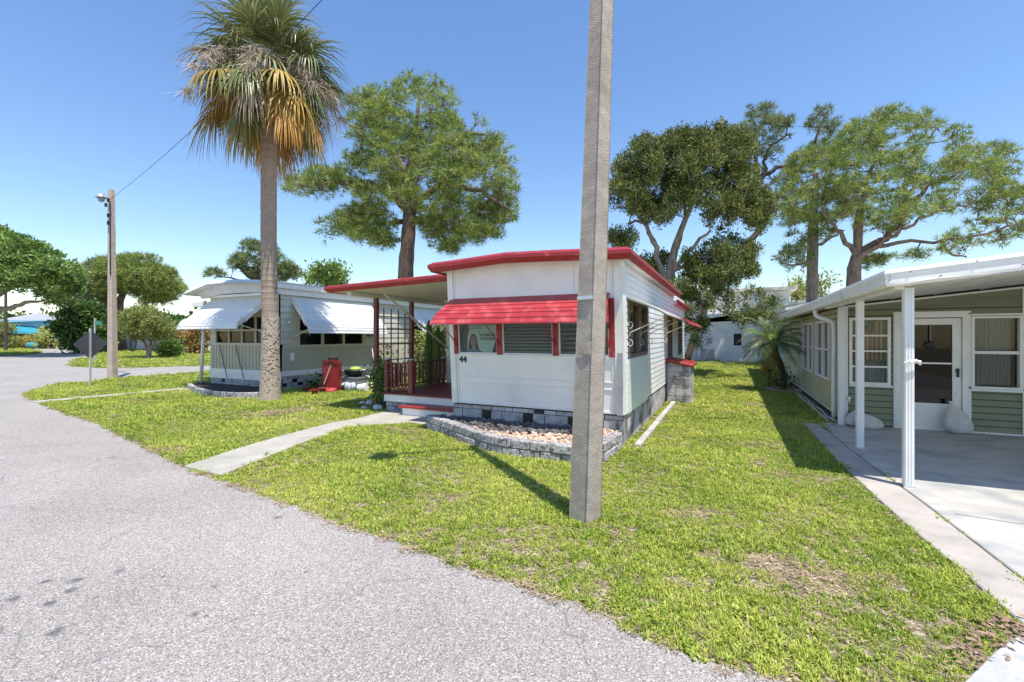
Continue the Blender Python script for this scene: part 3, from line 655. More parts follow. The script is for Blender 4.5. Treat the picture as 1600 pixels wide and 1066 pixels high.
# planter of split-face blocks with two kinds of stone
pts = [gnd(664, 669), gnd(700, 683), gnd(750, 703), gnd(800, 715), gnd(860, 722), gnd(905, 727), gnd(940, 725)]
PLP = smooth_path([(p.x, p.y, 0) for p in pts], 8)
plant = thing('planter', 'curved split-face grey block planter below the red awning', 'planter', (PLP[0].x, PLP[0].y, 0))
def course_along(path_, z0, z1, thick, bl, off, mb):
    seg = [0]; 
    for a, b in zip(path_, path_[1:]): seg.append(seg[-1]+(b-a).length)
    def pt(s):
        s = min(max(s, 0), seg[-1]-1e-5)
        for i in range(len(seg)-1):
            if seg[i+1] >= s: t = (s-seg[i])/(seg[i+1]-seg[i]); d = (path_[i+1]-path_[i]).normalized(); return path_[i].lerp(path_[i+1], t), Vector((d.y, -d.x, 0))
    s = -off
    while s < seg[-1]-.02:
        a, b = max(s, 0)+.006, min(s+bl, seg[-1])-.006; s += bl
        if b-a < .05: continue
        j = random.uniform(-.012, .012); (p, n), (q, m_) = pt(a), pt(b); up = Vector((0, 0, 1))
        ch = .01; P_ = lambda c, nn, o_, z: tuple(c+nn*(o_+j)+up*z)
        mb.hexa([P_(p, n, 0, z0), P_(q, m_, 0, z0), P_(q, m_, -thick, z0), P_(p, n, -thick, z0), P_(p, n, -.004, z1), P_(q, m_, -.004, z1), P_(q, m_, -thick, z1), P_(p, n, -thick, z1)])
    return mb
def planter_wall(path_, parent, z=.0, H_=(.125, .125), thick=.17):
    m_ = MB(); z0 = z
    for i, h in enumerate(H_): course_along(path_, z0, z0+h-.006, thick, .30, .15 if i % 2 else 0, m_); z0 += h
    return part('block_wall', m_, 'planter_block', parent, bevel=.012)
planter_wall(PLP, plant); c0 = PLP[-1]
planter_wall([c0+Vector((.03, .1, 0)), Vector((XR-.10+.11, 6.85, 0))], plant)
def inpoly(px, py, poly):
    px = np.asarray(px); py = np.asarray(py); ins = np.zeros(px.shape, bool); n = len(poly)
    for i in range(n):
        x0, y0 = poly[i][0], poly[i][1]; x1, y1 = poly[(i+1) % n][0], poly[(i+1) % n][1]
        if y0 == y1: continue
        c = ((y0 > py) != (y1 > py)) & (px < (x1-x0)*(py-y0)/(y1-y0)+x0); ins ^= c
    return ins
PLOUT = [(p.x, p.y) for p in PLP]+[(XR, 6.95), (XL-.2, 6.95)]
part('earth_fill', MB().poly([(p.x*.98-.05, p.y+.12) for p in PLP]+[(XR-.12, 6.98), (XL-.1, 6.98)], 0.0, .17), 'mulch', plant)
def stones(name, cond, n, r0, r1, m, label):
    mb = MB(); k = 0; tries = 0
    while k < n and tries < 60000:
        tries += 1; x = random.uniform(-5.1, -1.5); y = random.uniform(5.6, 6.98)
        if not inpoly([x], [y], PLOUT)[0] or not cond(x, y): continue
        r = random.uniform(r0, r1); base = .17+random.uniform(0, .035)+max(0, (y-6.2))*.06
        mb.ell((x, y, base), (r, r*random.uniform(.6, 1), r*random.uniform(.45, .8)), 6, 4, .22); k += 1
    o = part(name, mb, m, loc=(-3, 6.5, .17)); tag(o, label, 'stones', kind='stuff'); return o
edge = lambda x: 6.33-.0*(x+3)+.10*math.sin(x*2.2)+max(0, -3.4-x)*.22
yfront = lambda x: min((abs(p.x-x), p.y) for p in PLP)[1]
stones('dark_stones', lambda x, y: y > edge(x) and x < -1.95, 950, .02, .042, 'dark_stone', 'heap of small dark grey stones against the block base of the red trimmed home')
stones('peach_stones', lambda x, y: (y <= edge(x)+.04 or x > -2.0) and y > yfront(x)+.17, 900, .018, .036, 'peach_stone', 'peach and cream pebbles along the front of the planter')
# white boards along the right wall
for i, (a, b, lab) in enumerate(((6.98, 9.1, 'white concrete curb along the right wall of the red trimmed home, nearer piece'), (9.14, 11.9, 'white concrete curb along the right wall of the red trimmed home, farther piece'))):
    o = part('curb', MB().box(-1.31, a, 0, -1.21, b, .06+.01*i), 'slab', loc=(-1.26, a, 0), bevel=.008); tag(o, lab, 'curb', 'white curbs along the wall')
# white rocks and shrub by the porch
for i, (px, py, r) in enumerate(((578, 634, .12), (590, 641, .13), (598, 631, .12), (581, 622, .10), (566, 633, .09), (556, 627, .07), (569, 640, .08))):
    p = gnd(px, py); mb = MB(); mb.ell((p.x, p.y, r*.45), (r, r*.8, r*.65), 9, 6, .12)
    o = part('rock', mb, 'white_rock', loc=(p.x, p.y, 0), smooth=True); tag(o, ['largest pale rock at the left corner of the porch base', 'round pale rock nearest the walkway edge by the porch', 'pinkish rock against the porch block base', 'pale rock behind the others beside the porch shrub', 'small rock left of the pale rock cluster by the porch', 'leftmost small rock of the cluster by the porch', 'small low rock in the grass in front of the rock cluster'][i], 'rock', 'pale rocks beside the porch')

# ------------------------------------------------------------------ grey-green neighbour home on the left
NY, NX, NL, NB_ = 9.45, -12.5, -16.05, 24.0
nb = thing('mobile_home', 'pale grey green mobile home with two big white metal awnings behind the tall palm', 'mobile home', (NL, NY, 0))
pn, pr2 = PY(NY), PXp(NX)
WF = (-15.75, -12.95, 1.42, 2.35); WR = (10.08, 12.95, 1.36, 2.3); WR2 = (15.9, 18.6, 1.3, 2.3)
part('front_wall', wall(pn, NL, NX, .36, 3.0, .08, [WF]), 'nb_siding', nb)
g = MB(pn); u = NL+.06
while u < NX-.1: g.box(u, .002, .60, min(u+.145, NX-.06), .016, 1.38); u += .17
part('grooved_panel', g, 'nb_panel', nb)
part('skirt_band', MB(pn).box(NL, .002, .44, NX+.05, .03, .60).box(NL, .002, .28, NX+.04, .02, .436), 'white_trim', nb)
bm_, dk_ = blocks(pn, NL, NX, 0, .27, bh=.14, depth=-.01, dark=.1); part('foundation', bm_, 'block', nb)
part('mortar_wall', MB().box(NL+.02, NY+.045, 0, NX-.02, NY+.1, .35), 'mortar', nb)
part('side_wall', wall(pr2, NY-.0, NB_, .4, 3.0, .08, [WR, WR2]), 'nb_siding', nb)
s3 = MB(pr2); siding(s3, NY+.0, NB_, 1.42, 2.98, .2, [WR, WR2, (10.0, 13.6, 0, 1.45)], .026); part('siding', s3, 'nb_siding', nb)
g = MB(pr2); u = NY+.05
while u < 14.6: g.box(u, .002, .60, u+.085, .009, 1.33); u += .1
part('grooved_panel', g, 'nb_panel', nb)
part('skirt_band', MB(pr2).box(NY-.03, .002, .44, 14.7, .03, .60), 'white_trim', nb)
bm_, dk_ = blocks(pr2, NY+.05, 16, 0, .42, bl=.4, bh=.11, depth=-.02, dark=.22); f = part('foundation', bm_, 'block', nb); vents(dk_, f)
part('mortar_wall', MB().box(NX-.15, NY+.05, 0, NX-.075, NB_, .42), 'mortar', f)
part('left_wall', MB().box(NL, NY+.01, .3, NL+.08, NB_, 3.0), 'nb_siding', nb)
part('rear_wall', MB().box(NL, NB_, .3, NX, NB_+.08, 3.0), 'nb_siding', nb)
part('floor', MB().box(NL+.1, NY+.1, .36, NX-.1, NB_-.1, .4), 'dark_room', nb)
rf = MB(); n = 12; x0, x1 = NL-.55, NX+.16
def zn(x): t = (x-x0)/(x1-x0); return float(np.interp(t, [0, .33, .65, 1], [3.17, 3.47, 3.47, 3.36]))
for i in range(n):
    a, b = x0+(x1-x0)*i/n, x0+(x1-x0)*(i+1)/n
    rf.hexa([(a, NY-.62, zn(a)-.10), (b, NY-.62, zn(b)-.10), (b, NB_+.2, zn(b)-.10), (a, NB_+.2, zn(a)-.10), (a, NY-.5, zn(a)), (b, NY-.5, zn(b)), (b, NB_+.2, zn(b)), (a, NB_+.2, zn(a))])
    if a > NL-.3: rf.hexa([(a, NY-.18, 2.93+(zn(a)-3.16)*.5), (b, NY-.18, 2.93+(zn(b)-3.16)*.5), (b, NY-.1, 2.93+(zn(b)-3.16)*.5), (a, NY-.1, 2.93+(zn(a)-3.16)*.5), (a, NY-.30, zn(a)-.101), (b, NY-.30, zn(b)-.101), (b, NY-.1, zn(b)-.101), (a, NY-.1, zn(a)-.101)])
rf2 = part('roof', rf, 'nb_roof', nb)
part('roof_rail', MB().box(NX+.02, NY-.3, 2.98, NX+.10, NB_, 3.20).box(NX+.162, NY-.5, 3.16, NX+.19, NB_, 3.28).box(NL, NY-.1, 2.985, NX, NY+.0, 3.06), 'white_trim', rf2)
part('side_canopy', MB().box(NL-1.6, NY+.3, 2.76, NL-.02, NB_, 2.92), 'white_trim', nb)
part('canopy_post', MB().tube([(NL-.28, NY-.15, .0), (NL-.22, NY-.05, 2.9)], .055, 12), 'white_trim', nb, smooth=True)
part('canopy_post', MB().tube([(NL-1.1, NY+.8, .0), (NL-1.1, NY+.8, 2.76)], .05, 10), 'white_trim', nb, smooth=True)
def lipprof2(z0, z1, d1, nl=6):
    pr = [(0.01, z0), (d1*.5, z0-(z0-z1)*.42), (d1*.74, z0-(z0-z1)*.66)]; ds, zs = pr[-1]
    for i in range(1, nl+1):
        a = i/nl*math.pi/2*.9; k = math.pi/2*.9
        pr.append((ds+(d1-ds)*math.sin(a)/math.sin(k), zs-(zs-z1)*(1-math.cos(a*.9+.35*k*i/nl))/(1-math.cos(k*1.25))))
    return pr
def cream_awning(pl, u0, u1, zt, zb, dd, lab, arms=True):
    o = part('awning', awning_mb(pl, u0, u1, lipprof2(zt, zb, dd), .05), 'alu_awning', nb, label=lab)
    side = MB(pl); pf = lipprof2(zt, zb, dd)
    for s_ in (u0-.012, u1+.012):
        for k in range(len(pf)-1):
            side.quad((s_, pf[k][0], pf[k][1]), (s_, pf[k+1][0], pf[k+1][1]), (s_, pf[k+1][0]-.02, pf[k+1][1]-.14), (s_, pf[k][0], pf[k][1]-.14))
    part('awning_side', side, 'alu_awning', o)
    if arms:
        for s_ in (u0+.01, u1-.01):
            part('strut', MB(pl).tube([(s_, .03, zb-.15), (s_, dd*.9, zb+.12)], .017, 6), 'cream_metal', o)
    return o
cream_awning(pn, -15.95, -13.05, 2.90, 1.92, 1.05, 'front awning dappled with palm shade')
cream_awning(pr2, 9.85, 13.28, 2.92, 1.79, .82, 'long side awning facing the porch')
cream_awning(pr2, 15.6, 19.0, 2.88, 1.79, .82, 'rear side awning half hidden by the porch', False)
wn = window(nb, pn, *WF, 'nb_siding', .05, cols=4, rows=2, glass='glass_dark', mw=.05)
part('dark_backing', MB(pn).box(WF[0]+.02, -.40, WF[2]-.05, WF[1]-.02, -.38, WF[3]+.1), 'dark_room', wn)  # dark panel added behind the glass so the room looks unlit
wn = window(nb, pr2, *WR, 'nb_siding', .05, cols=3, rows=2, glass='glass_dark', mw=.09)
part('curtain', curtain(pr2, WR[0]+.1, WR[1]-.1, 1.5, 2.3, -.2), 'curtain_grey', wn, smooth=True)
window(nb, pr2, *WR2, 'nb_siding', .05, cols=3, rows=2, glass='glass_dark', mw=.09)
part('wall_lamp', MB().ell((NX+.06, 9.72, 2.12), (.06, .06, .06), 10, 8), 'galv', nb, smooth=True)
for x, z in ((-15.45, 1.40), (-14.6, 1.40)):
    part('awning_prop', MB().tube([(x, NY-.06, 1.40), (x+.55, NY-.14, .32)], .012, 6), 'black', nb)
part('meter_plate', MB(pr2).box(9.78, .012, .92, 9.92, .03, 1.16), 'white_trim', nb)
# low curved planter in front of it
pts = [gnd(292, 607), gnd(302, 613), gnd(322, 619), gnd(350, 622), gnd(380, 623), gnd(412, 622)]
NP_ = smooth_path([(p.x, p.y, 0) for p in pts], 6)
p2 = thing('planter', 'low curved grey block planter with dark mulch beside the palm trunk', 'planter', (NP_[0].x, NP_[0].y, 0))
planter_wall(NP_, p2, H_=(.16,), thick=.14)
part('mulch', MB().poly([(p.x, p.y+.1) for p in NP_]+[(-12.3, 9.3), (-16.4, 9.3)], 0, .11), 'mulch', p2)
# things stored beside it
def upright_box(c, w_, d_, h_, z0, th=.02, taper=.02):
    m_ = MB(); x, y = c; a, b = w_/2, d_/2; t = taper
    m_.hexa([(x-a+t, y-b+t, z0), (x+a-t, y-b+t, z0), (x+a-t, y+b-t, z0), (x-a+t, y+b-t, z0), (x-a+t, y-b+t, z0+th), (x+a-t, y-b+t, z0+th), (x+a-t, y+b-t, z0+th), (x-a+t, y+b-t, z0+th)])
    for sx, sy, ex, ey in ((-1, -1, 1, -1), (1, -1, 1, 1), (1, 1, -1, 1), (-1, 1, -1, -1)):
        p = [(x+sx*(a-t), y+sy*(b-t)), (x+ex*(a-t), y+ey*(b-t)), (x+ex*a, y+ey*b), (x+sx*a, y+sy*b)]
        q = [(x+(v[0]-x)*(1-th/a), y+(v[1]-y)*(1-th/b)) for v in p]
        m_.hexa([(*p[0], z0+th), (*p[1], z0+th), (*q[1], z0+th), (*q[0], z0+th), (*p[3], z0+h_), (*p[2], z0+h_), (*q[2], z0+h_), (*q[3], z0+h_)])
    return m_
c = gnd(516, 613); cx, cy = c.x, c.y
cart = thing('garden_cart', 'dark red metal garden cart stood on end against the pale grey green home', 'cart', (cx, cy, 0))
m_ = MB(); m_.hexa([(cx-.22, cy-.0, .05), (cx+.2, cy+.12, .05), (cx+.2, cy+.22, .05), (cx-.22, cy+.1, .05), (cx-.27, cy+.0, .92), (cx+.25, cy+.14, .92), (cx+.25, cy+.22, .92), (cx-.27, cy+.08, .92)])
part('tray', m_, 'red_plastic', cart, bevel=.01)
m_ = MB(); m_.bar((cx-.23, cy-.03, .05), (cx-.28, cy-.03, .95), .03); m_.bar((cx+.21, cy+.08, .05), (cx+.26, cy+.10, .95), .03); m_.bar((cx-.29, cy-.03, .945), (cx+.27, cy+.10, .945), .035)
part('rim', m_, 'red_plastic', cart)
part('scoop', MB().hexa([(cx-.16, cy-.2, .02), (cx+.18, cy-.1, .02), (cx+.2, cy+.06, .02), (cx-.2, cy-.04, .02), (cx-.15, cy-.2, .06), (cx+.17, cy-.1, .06), (cx+.2, cy+.06, .14), (cx-.2, cy-.04, .14)]), 'awning_red', cart)
part('handle', MB().tube([(cx-.2, cy-.05, .25), (cx+.04, cy-.02, .8)], .016, 6), 'cream_metal', cart)
part('plant_pot', MB().lathe((cx-.05, cy+.16, .95), [(.13, 0), (.16, .1), (.14, .1)], 10), 'bark_dark', cart)
for k in range(2): part('wheel', MB().tube([(cx-.3+.5*k, cy+.2+.1*k, .1), (cx-.27+.5*k, cy+.2+.1*k, .1)], .1, 12), 'black_rubber', cart)
c = gnd(543, 612); x, y = c.x, c.y+.3
tote = thing('plastic_tote', 'grey plastic tote full of pale bags left of the white stool', 'tote', (x, y, 0))
part('tub', upright_box((x, y), .62, .46, .42, 0, .015, .04), 'grey_plastic', tote)
part('rim', MB().box(x-.33, y-.25, .405, x+.33, y-.235, .44).box(x-.33, y+.235, .405, x+.33, y+.25, .44).box(x-.33, y-.235, .405, x-.315, y+.235, .44).box(x+.315, y-.235, .405, x+.33, y+.235, .44), 'grey_plastic', tote)
bg_ = MB()
for k in range(4): bg_.ell((x-.2+.13*k, y-.26, .13+.03*(k % 2)), (.11, .07, .13), 8, 6, .15)
part('bag', bg_, 'clear_bag', tote, smooth=True)
gr = thing('grill', 'round black charcoal grill with a lime green lid sitting on the grey tote', 'grill', (x-.02, y, .44))
part('bowl', MB().lathe((x-.02, y, .44), [(.16, 0), (.27, .08), (.31, .18), (.31, .21), (.28, .21)], 20), 'black', gr, smooth=True)
part('lid', MB().lathe((x+.03, y, .651), [(.19, 0), (.17, .05), (.10, .085), (.02, .095)], 18), 'lime', gr, smooth=True)
part('handle', MB().tube([(x-.30, y-.05, .58), (x-.40, y-.08, .60), (x-.40, y+.06, .60), (x-.30, y+.08, .58)], .014, 6), 'cream_metal', gr)
part('handle', MB().tube([(x+.26, y-.05, .62), (x+.36, y-.08, .66), (x+.36, y+.06, .66), (x+.26, y+.08, .62)], .018, 6), 'pvc', gr)
c = gnd(573, 609); x, y = c.x-.05, c.y+.25
sl = thing('plastic_stool', 'round white plastic stool right of the grey tote', 'stool', (x, y, 0))
part('seat', MB().lathe((x, y, .36), [(.22, 0), (.25, .02), (.25, .05), (.21, .06)], 18), 'pvc', sl, smooth=True)
for k in range(4):
    a = math.pi/4+k*math.pi/2; part('leg', MB().bar((x+.18*math.cos(a), y+.18*math.sin(a), .355), (x+.23*math.cos(a), y+.23*math.sin(a), 0), .04), 'pvc', sl)
part('shelf', MB().lathe((x, y, .14), [(.19, 0), (.2, .02), (.18, .03)], 14), 'pvc', sl)
c = gnd(565, 613); x, y = c.x, c.y
ch = thing('toy_bucket', 'white and navy bucket lying in front of the white stool', 'bucket', (x, y, 0))
part('body', MB().tube([(x-.12, y, .13), (x+.16, y+.06, .15)], [.10, .135], 14), 'pvc', ch, smooth=False)
part('opening', MB().tube([(x-.14, y-.005, .13), (x-.125, y, .13)], .085, 14), 'flag_blue', ch)
for i, (px, py) in enumerate(((478, 612), (492, 617), (503, 614), (487, 606))):
    c = gnd(px, py); mb = MB(); mb.lathe((c.x, c.y, 0), [(.07, 0), (.10, .13), (.115, .13), (.115, .16), (.09, .16)], 12)
    o = part('flower_pot', mb, 'red_plastic' if i % 2 else 'rail_red', loc=(c.x, c.y, 0)); tag(o, ['leftmost small dull red pot on the grass by the home foundation', 'front red pot on the grass near the red cart', 'red pot closest to the red cart', 'back red pot against the block foundation'][i], 'flower pot', 'red pots on the grass')
# tall rake leaning by the awning end
o = thing('garden_rake', 'rake with a pale handle leaning against the pale green wall beside the red porch post', 'rake', gnd(590, 606))
p = gnd(590, 606); part('handle', MB().tube([p, (NX+.06, 13.25, 1.75)], .016, 6), 'cream_metal', o)
part('rake_head', MB().box(NX+.03, 13.1, 1.7, NX+.1, 13.45, 1.74), 'black', o)

# ------------------------------------------------------------------ olive home with carport on the right
CY, CX, CB, CR = 10.5, 1.96, 19.0, 9.0
olv = thing('house', 'olive green house with a white carport roof, screen door and white posts', 'house', (CX, CY, 0))
pc, pcl = PY(CY), PXm(CX)
def zc_(x): return 2.27+.105*(x-1.6)
Q1 = (2.04, 2.66, .79, 2.04); QD = (2.80, 3.62, .02, 2.02); Q3 = (3.76, 4.40, .79, 2.04)
fw = wall(pc, CX, CR, .0, 2.30, .1, [Q1, (2.72, 3.72, .0, 2.08), Q3])
fw.hexa([(CX, -.1, 2.3), (CR, -.1, 2.3), (CR, 0, 2.3), (CX, 0, 2.3), (CX, -.1, 2.31), (CR, -.1, zc_(CR)), (CR, 0, zc_(CR)), (CX, 0, 2.31)])
part('front_wall', fw, 'olive_groove_shade', olv)
s4 = MB(pc); siding(s4, CX+.06, CR, .03, 2.30, .113, [Q1, (2.70, 3.74, .0, 2.1), Q3])

for k in range(6):
    z_ = .03+.113*20+.113*k; u_ = max(CX+.05, (z_+.11-2.27)/.105+1.6+.7); siding(s4, u_, CR, z_, z_+.113, .113, [])
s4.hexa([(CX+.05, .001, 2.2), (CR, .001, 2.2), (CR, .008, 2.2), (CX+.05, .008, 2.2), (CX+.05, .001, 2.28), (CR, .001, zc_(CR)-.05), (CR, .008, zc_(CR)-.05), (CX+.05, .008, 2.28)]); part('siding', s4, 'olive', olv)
t = MB(pc)
t.hexa([(CX, .002, zc_(CX)-.07), (CR, .002, zc_(CR)-.07), (CR, .026, zc_(CR)-.07), (CX, .026, zc_(CX)-.07), (CX, .002, zc_(CX)-.04), (CR, .002, zc_(CR)-.04), (CR, .026, zc_(CR)-.04), (CX, .026, zc_(CX)-.04)])
for u in (2.70, 3.725, 4.40): t.box(u, .018, .02, u+.035, .036, .79 if u != 2.70 else 2.1)
t.box(3.725, .018, .82, 3.76, .032, 2.075); t.box(4.40, .018, .82, 4.435, .032, zc_(4.4)-.07)
t.box(2.70, .018, 2.10, 3.76, .036, 2.135); t.box(3.765, .018, 2.05, 4.40, .032, 2.08); t.box(3.765, .018, .75, 4.40, .034, .785); t.box(3.77, .018, .022, 4.40, .032, .05); t.box(2.04, .018, .75, 2.695, .034, .785)
part('wall_trim', t, 'alu', olv)
# left wall
V = [(11.75, 13.45, .74, 2.05), (13.9, 15.7, .74, 2.05)]
part('side_wall', wall(pcl, CY, CB, .0, 2.26, .1, V), 'olive_groove_shade', olv)
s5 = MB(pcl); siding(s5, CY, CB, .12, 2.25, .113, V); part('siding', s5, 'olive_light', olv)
part('corner_trim', MB().box(CX-.035, CY-.035, 0, CX+.06, CY-.0025, 2.27).box(CX-.035, CY-.002, 0, CX-.0185, CY+.07, 2.25), 'alu', olv)
part('wall_trim', MB(pcl).box(CB-.02, -.05, 0, CB+.03, .05, 2.25).box(15.9, .018, .0, 16.0, .03, 2.25), 'alu', olv)
part('base_rail', MB(pcl).box(CY+.1, .018, .10, CB-.05, .028, .135), 'white_trim', olv)
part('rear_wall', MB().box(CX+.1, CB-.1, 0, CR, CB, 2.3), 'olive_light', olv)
part('far_side_wall', MB().box(CR, CY, 0, CR+.1, CB, 2.9), 'olive', olv)
part('back_room_wall', MB().box(CX-.0+.35, CB+.02, 0, CR, CB+6, 2.2), 'olive_light', olv)
part('floor', MB().box(CX+.1, CY+.1, 0, CR, CB-.1, .02), 'dark_room', olv)
for i, q in enumerate(V):
    wn = window(olv, pcl, *q, 'white_trim', .05, cols=2, rows=2, glass='glass_dark', d1=.045, mw=.035)
    if i == 0: part('curtain', curtain(pcl, q[0]+.05, q[0]+.9, .8, 1.5, -.14), 'curtain_white', wn, smooth=True)
# carport roof: one pitched pan roof over house and porch
YF = 6.3; XG = 1.60
rc = MB(); rc.hexa([(XG, YF, zc_(XG)-.0), (12, YF, zc_(12)), (12, CB+6.5, zc_(12)), (XG, CB+6.5, zc_(XG)), (XG, YF, zc_(XG)+.10), (12, YF, zc_(12)+.10), (12, CB+6.5, zc_(12)+.10), (XG, CB+6.5, zc_(XG)+.10)])
crf = part('roof', rc, 'soffit', olv)
gu = MB() # gutter along the left, profiled
FPg = [(-.02, .15), (.03, .15), (.045, .11), (.028, .05), (.028, .0), (.01, -.03), (-.02, -.03)]
part('gutter', fascia([(XG-.03, CB+6.5, zc_(XG)), (XG-.03, YF-.03, zc_(XG)), (12, YF-.03, zc_(12))], FPg), 'alu', crf)
sc_ = MB()
part('gutter_seam', MB().box(XG-.078, 8.32, zc_(XG)-.03, XG-.07, 8.36, zc_(XG)+.15), 'galv', crf)
for x, dz in ((1.75, .085), (2.0, .0), (2.28, .105), (2.62, .01), (1.575, .06), (1.575, .02)):
    sc_.tube([(x, YF-.06, zc_(x)+dz+.02), (x, YF-.083, zc_(x)+dz+.02)], .006, 6)
part('screw', sc_, 'bronze', crf)
# lip turned up at the corner, as bent metal
n = 14; lip = MB(); vs = []
for i in range(n+1):
    x = XG+.02+1.05*i/n; b = .035*math.exp(-((x-XG-.33)/.22)**2)+.01*math.sin(x*9)
    vs += [(x, YF-.055-b*.8, zc_(x)-.028+b*.9), (x, YF-.01, zc_(x)-.036)]
lip.add(vs, [(2*i, 2*i+2, 2*i+3, 2*i+1) for i in range(n)]); part('bent_lip', lip, 'alu', crf)
for i in range(9): # pan seams of the ceiling
    x = XG+.45+i*.61; part('pan_seam', MB().box(x, YF+.02, zc_(x)-.012, x+.02, CY-.02, zc_(x)-.001), 'soffit', crf)
part('header_beam', MB().box(XG+.06, YF+.08, zc_(XG)-.055, XG+.14, CY-.05, zc_(XG)-.004), 'alu', crf)
def cpost(x, y, w_=.115, lab=None, z1=None):
    z1 = z1 or zc_(x)-.06; o = MB(); o.box(x-w_/2, y-w_/2, .026, x+w_/2, y+w_/2, z1)
    for k in (-1, 0, 1): # raised flutes
        o.box(x+k*w_*.3-.009, y-w_/2-.005, .028, x+k*w_*.3+.009, y-w_/2-.0005, z1-.02); o.box(x-w_/2-.005, y+k*w_*.3-.009, .028, x-w_/2-.0005, y+k*w_*.3+.009, z1-.02)
    q = part('carport_post', o, 'alu', olv, label=lab)
    part('post_bracket', MB().box(x-w_/2-.012, y-w_/2-.012, .0265, x+w_/2+.012, y+w_/2+.012, .04), 'galv', q); return q
q = cpost(1.79, 6.44, .084, 'front corner carport post')
knot = MB(); knot.tube([(1.74, 6.37, 1.40), (1.80, 6.35, 1.43), (1.87, 6.36, 1.42), (1.88, 6.40, 1.39)], .014, 6); knot.tube([(1.75, 6.36, 1.36), (1.79, 6.34, 1.41), (1.84, 6.345, 1.44)], .011, 6)
o = part('hose_clamp', knot, 'pvc', loc=(1.8, 6.37, 1.38)); tag(o, 'small white bracket clipped to the front corner carport post', 'bracket')
cpost(1.76, 8.36, .086, 'middle carport post'); cpost(1.90, 10.39, .095, 'post against the house corner')
part('downspout', MB().tube(smooth_path([(XG+.0, 11.15, zc_(XG)-.02), (XG+.02, 11.12, zc_(XG)-.16), (CX-.12, 11.0, 2.0), (CX-.075, 10.97, 1.86), (CX-.075, 10.97, 1.0), (CX-.075, 10.97, .05)], 4), .042, 10), 'alu', olv, smooth=True)
part('outlet_box', MB(pcl).box(11.35, .017, .46, 11.43, .06, .58), 'galv', olv)
# front windows
w1 = window(olv, pc, Q1[0], Q1[1], Q1[2], Q1[3], 'white_trim', .045, rows=4, glass='glass', mw=.032, d1=.045, label='window with a striped flag inside')
part('curtain', curtain(pc, Q1[0], Q1[1], .80, 2.03, -.2, .02, .07), 'curtain_grey', w1, smooth=True)
w3 = window(olv, pc, *Q3, 'white_trim', .04, rows=2, glass='glass', mw=.05, d1=.045, label='window with pleated grey curtains')
part('curtain', curtain(pc, Q3[0]+.02, Q3[1]-.09, .86, 2.03, -.1, .018, .05), 'curtain_grey', w3, smooth=True)
# door: frame, outer screen door with glass, panel, closer rail and handle
df = part('door_frame', frame(MB(pc), 2.72, 3.72, -.03, 2.10, .075, -.1, .045), 'alu', olv)
dr = part('door', MB(pc).box(2.80, -.02, .04, 3.64, .012, .50).box(2.80, -.02, 1.90, 3.64, .012, 2.01).box(2.80, -.02, .50, 2.93, .012, 1.90).box(3.52, -.02, .50, 3.64, .012, 1.90), 'alu', df)
part('door_moulding', frame(MB(pc), 2.91, 3.54, .48, 1.92, .022, .0125, .022), 'white_trim', df)
part('door_glass', MB(pc).box(2.93, -.012, .50, 3.52, -.008, 1.90), 'glass_dark', df)
part('mid_rail', MB(pc).box(2.93, -.007, 1.20, 3.52, .006, 1.225), 'galv', df)
part('inner_door', MB(pc).box(2.80, -.095, .02, 3.64, -.07, 2.0), 'curtain_grey', df)
part('handle', MB(pc).box(3.575, .0125, .98, 3.60, .05, 1.10).box(3.565, .0125, 1.06, 3.61, .03, 1.13), 'black', df)
part('threshold', MB(pc).box(2.76, .0, .0265, 3.68, .03, .0385), 'bronze', df)
# ornament behind door glass
orn = thing('door_wreath', 'small dark bow hanging inside the screen door glass', 'ornament', (3.22, CY-.02, 1.55))
m_ = MB()
for k in range(9):
    a = k*2*math.pi/9; m_.hexa([(3.22, CY-.030, 1.54), (3.22+.02*math.cos(a+1.5), CY-.03, 1.54+.02*math.sin(a+1.5)), (3.22+.09*math.cos(a+.25), CY-.03, 1.54+.075*math.sin(a+.25)), (3.22+.09*math.cos(a), CY-.03, 1.54+.075*math.sin(a)),
        (3.22, CY-.040, 1.54), (3.22+.02*math.cos(a+1.5), CY-.04, 1.54+.02*math.sin(a+1.5)), (3.22+.09*math.cos(a+.25), CY-.045, 1.54+.075*math.sin(a+.25)), (3.22+.09*math.cos(a), CY-.045, 1.54+.075*math.sin(a))])
part('bow', m_, 'black', orn); part('ribbon', MB().box(3.205, CY-.026, 1.60, 3.235, CY-.022, 1.90), 'bronze', orn)
# flag in the left window: blue field with a ring of stars, hanging stripes
fl = thing('hanging_flag', 'flag with ringed stars and red stripes inside the left window of the olive house', 'flag', (2.4, CY+.08, 1.5))
fc = MB(lambda p: (p[0], CY+.085-p[1], p[2]))
part('field', MB().box(2.16, CY+.078, 1.77, 2.43, CY+.084, 1.96), 'flag_blue', fl)
k = 0; x = 2.14
rs, ws = MB(), MB()
x = 2.43
while x < 2.60: (rs if k % 2 == 0 else ws).box(x, CY+.08+.006*math.sin(k*2), 1.24, x+.034, CY+.086+.006*math.sin(k*2), 1.97); x += .034; k += 1
x = 2.12; k = 0
while x < 2.42: (rs if k % 2 == 0 else ws).box(x, CY+.08+.006*math.sin(k*2), 1.24, x+.04, CY+.086+.006*math.sin(k*2), 1.765); x += .04; k += 1
part('red_stripes', rs, 'flag_red', fl); part('pale_stripes', ws, 'flag_white', fl)
s_ = MB()
for k in range(13):
    a = 2*math.pi*k/13; cxx, cz = 2.31+.075*math.cos(a), 1.865+.065*math.sin(a); pts = []
    for j in range(10): r = .012 if j % 2 == 0 else .005; b = math.pi/2+j*math.pi/5; pts.append((cxx+r*math.cos(b), cz+r*math.sin(b)))
    s_.add([(u, CY+.076, z) for u, z in pts], [tuple(range(10))])
part('stars', s_, 'pvc', fl)
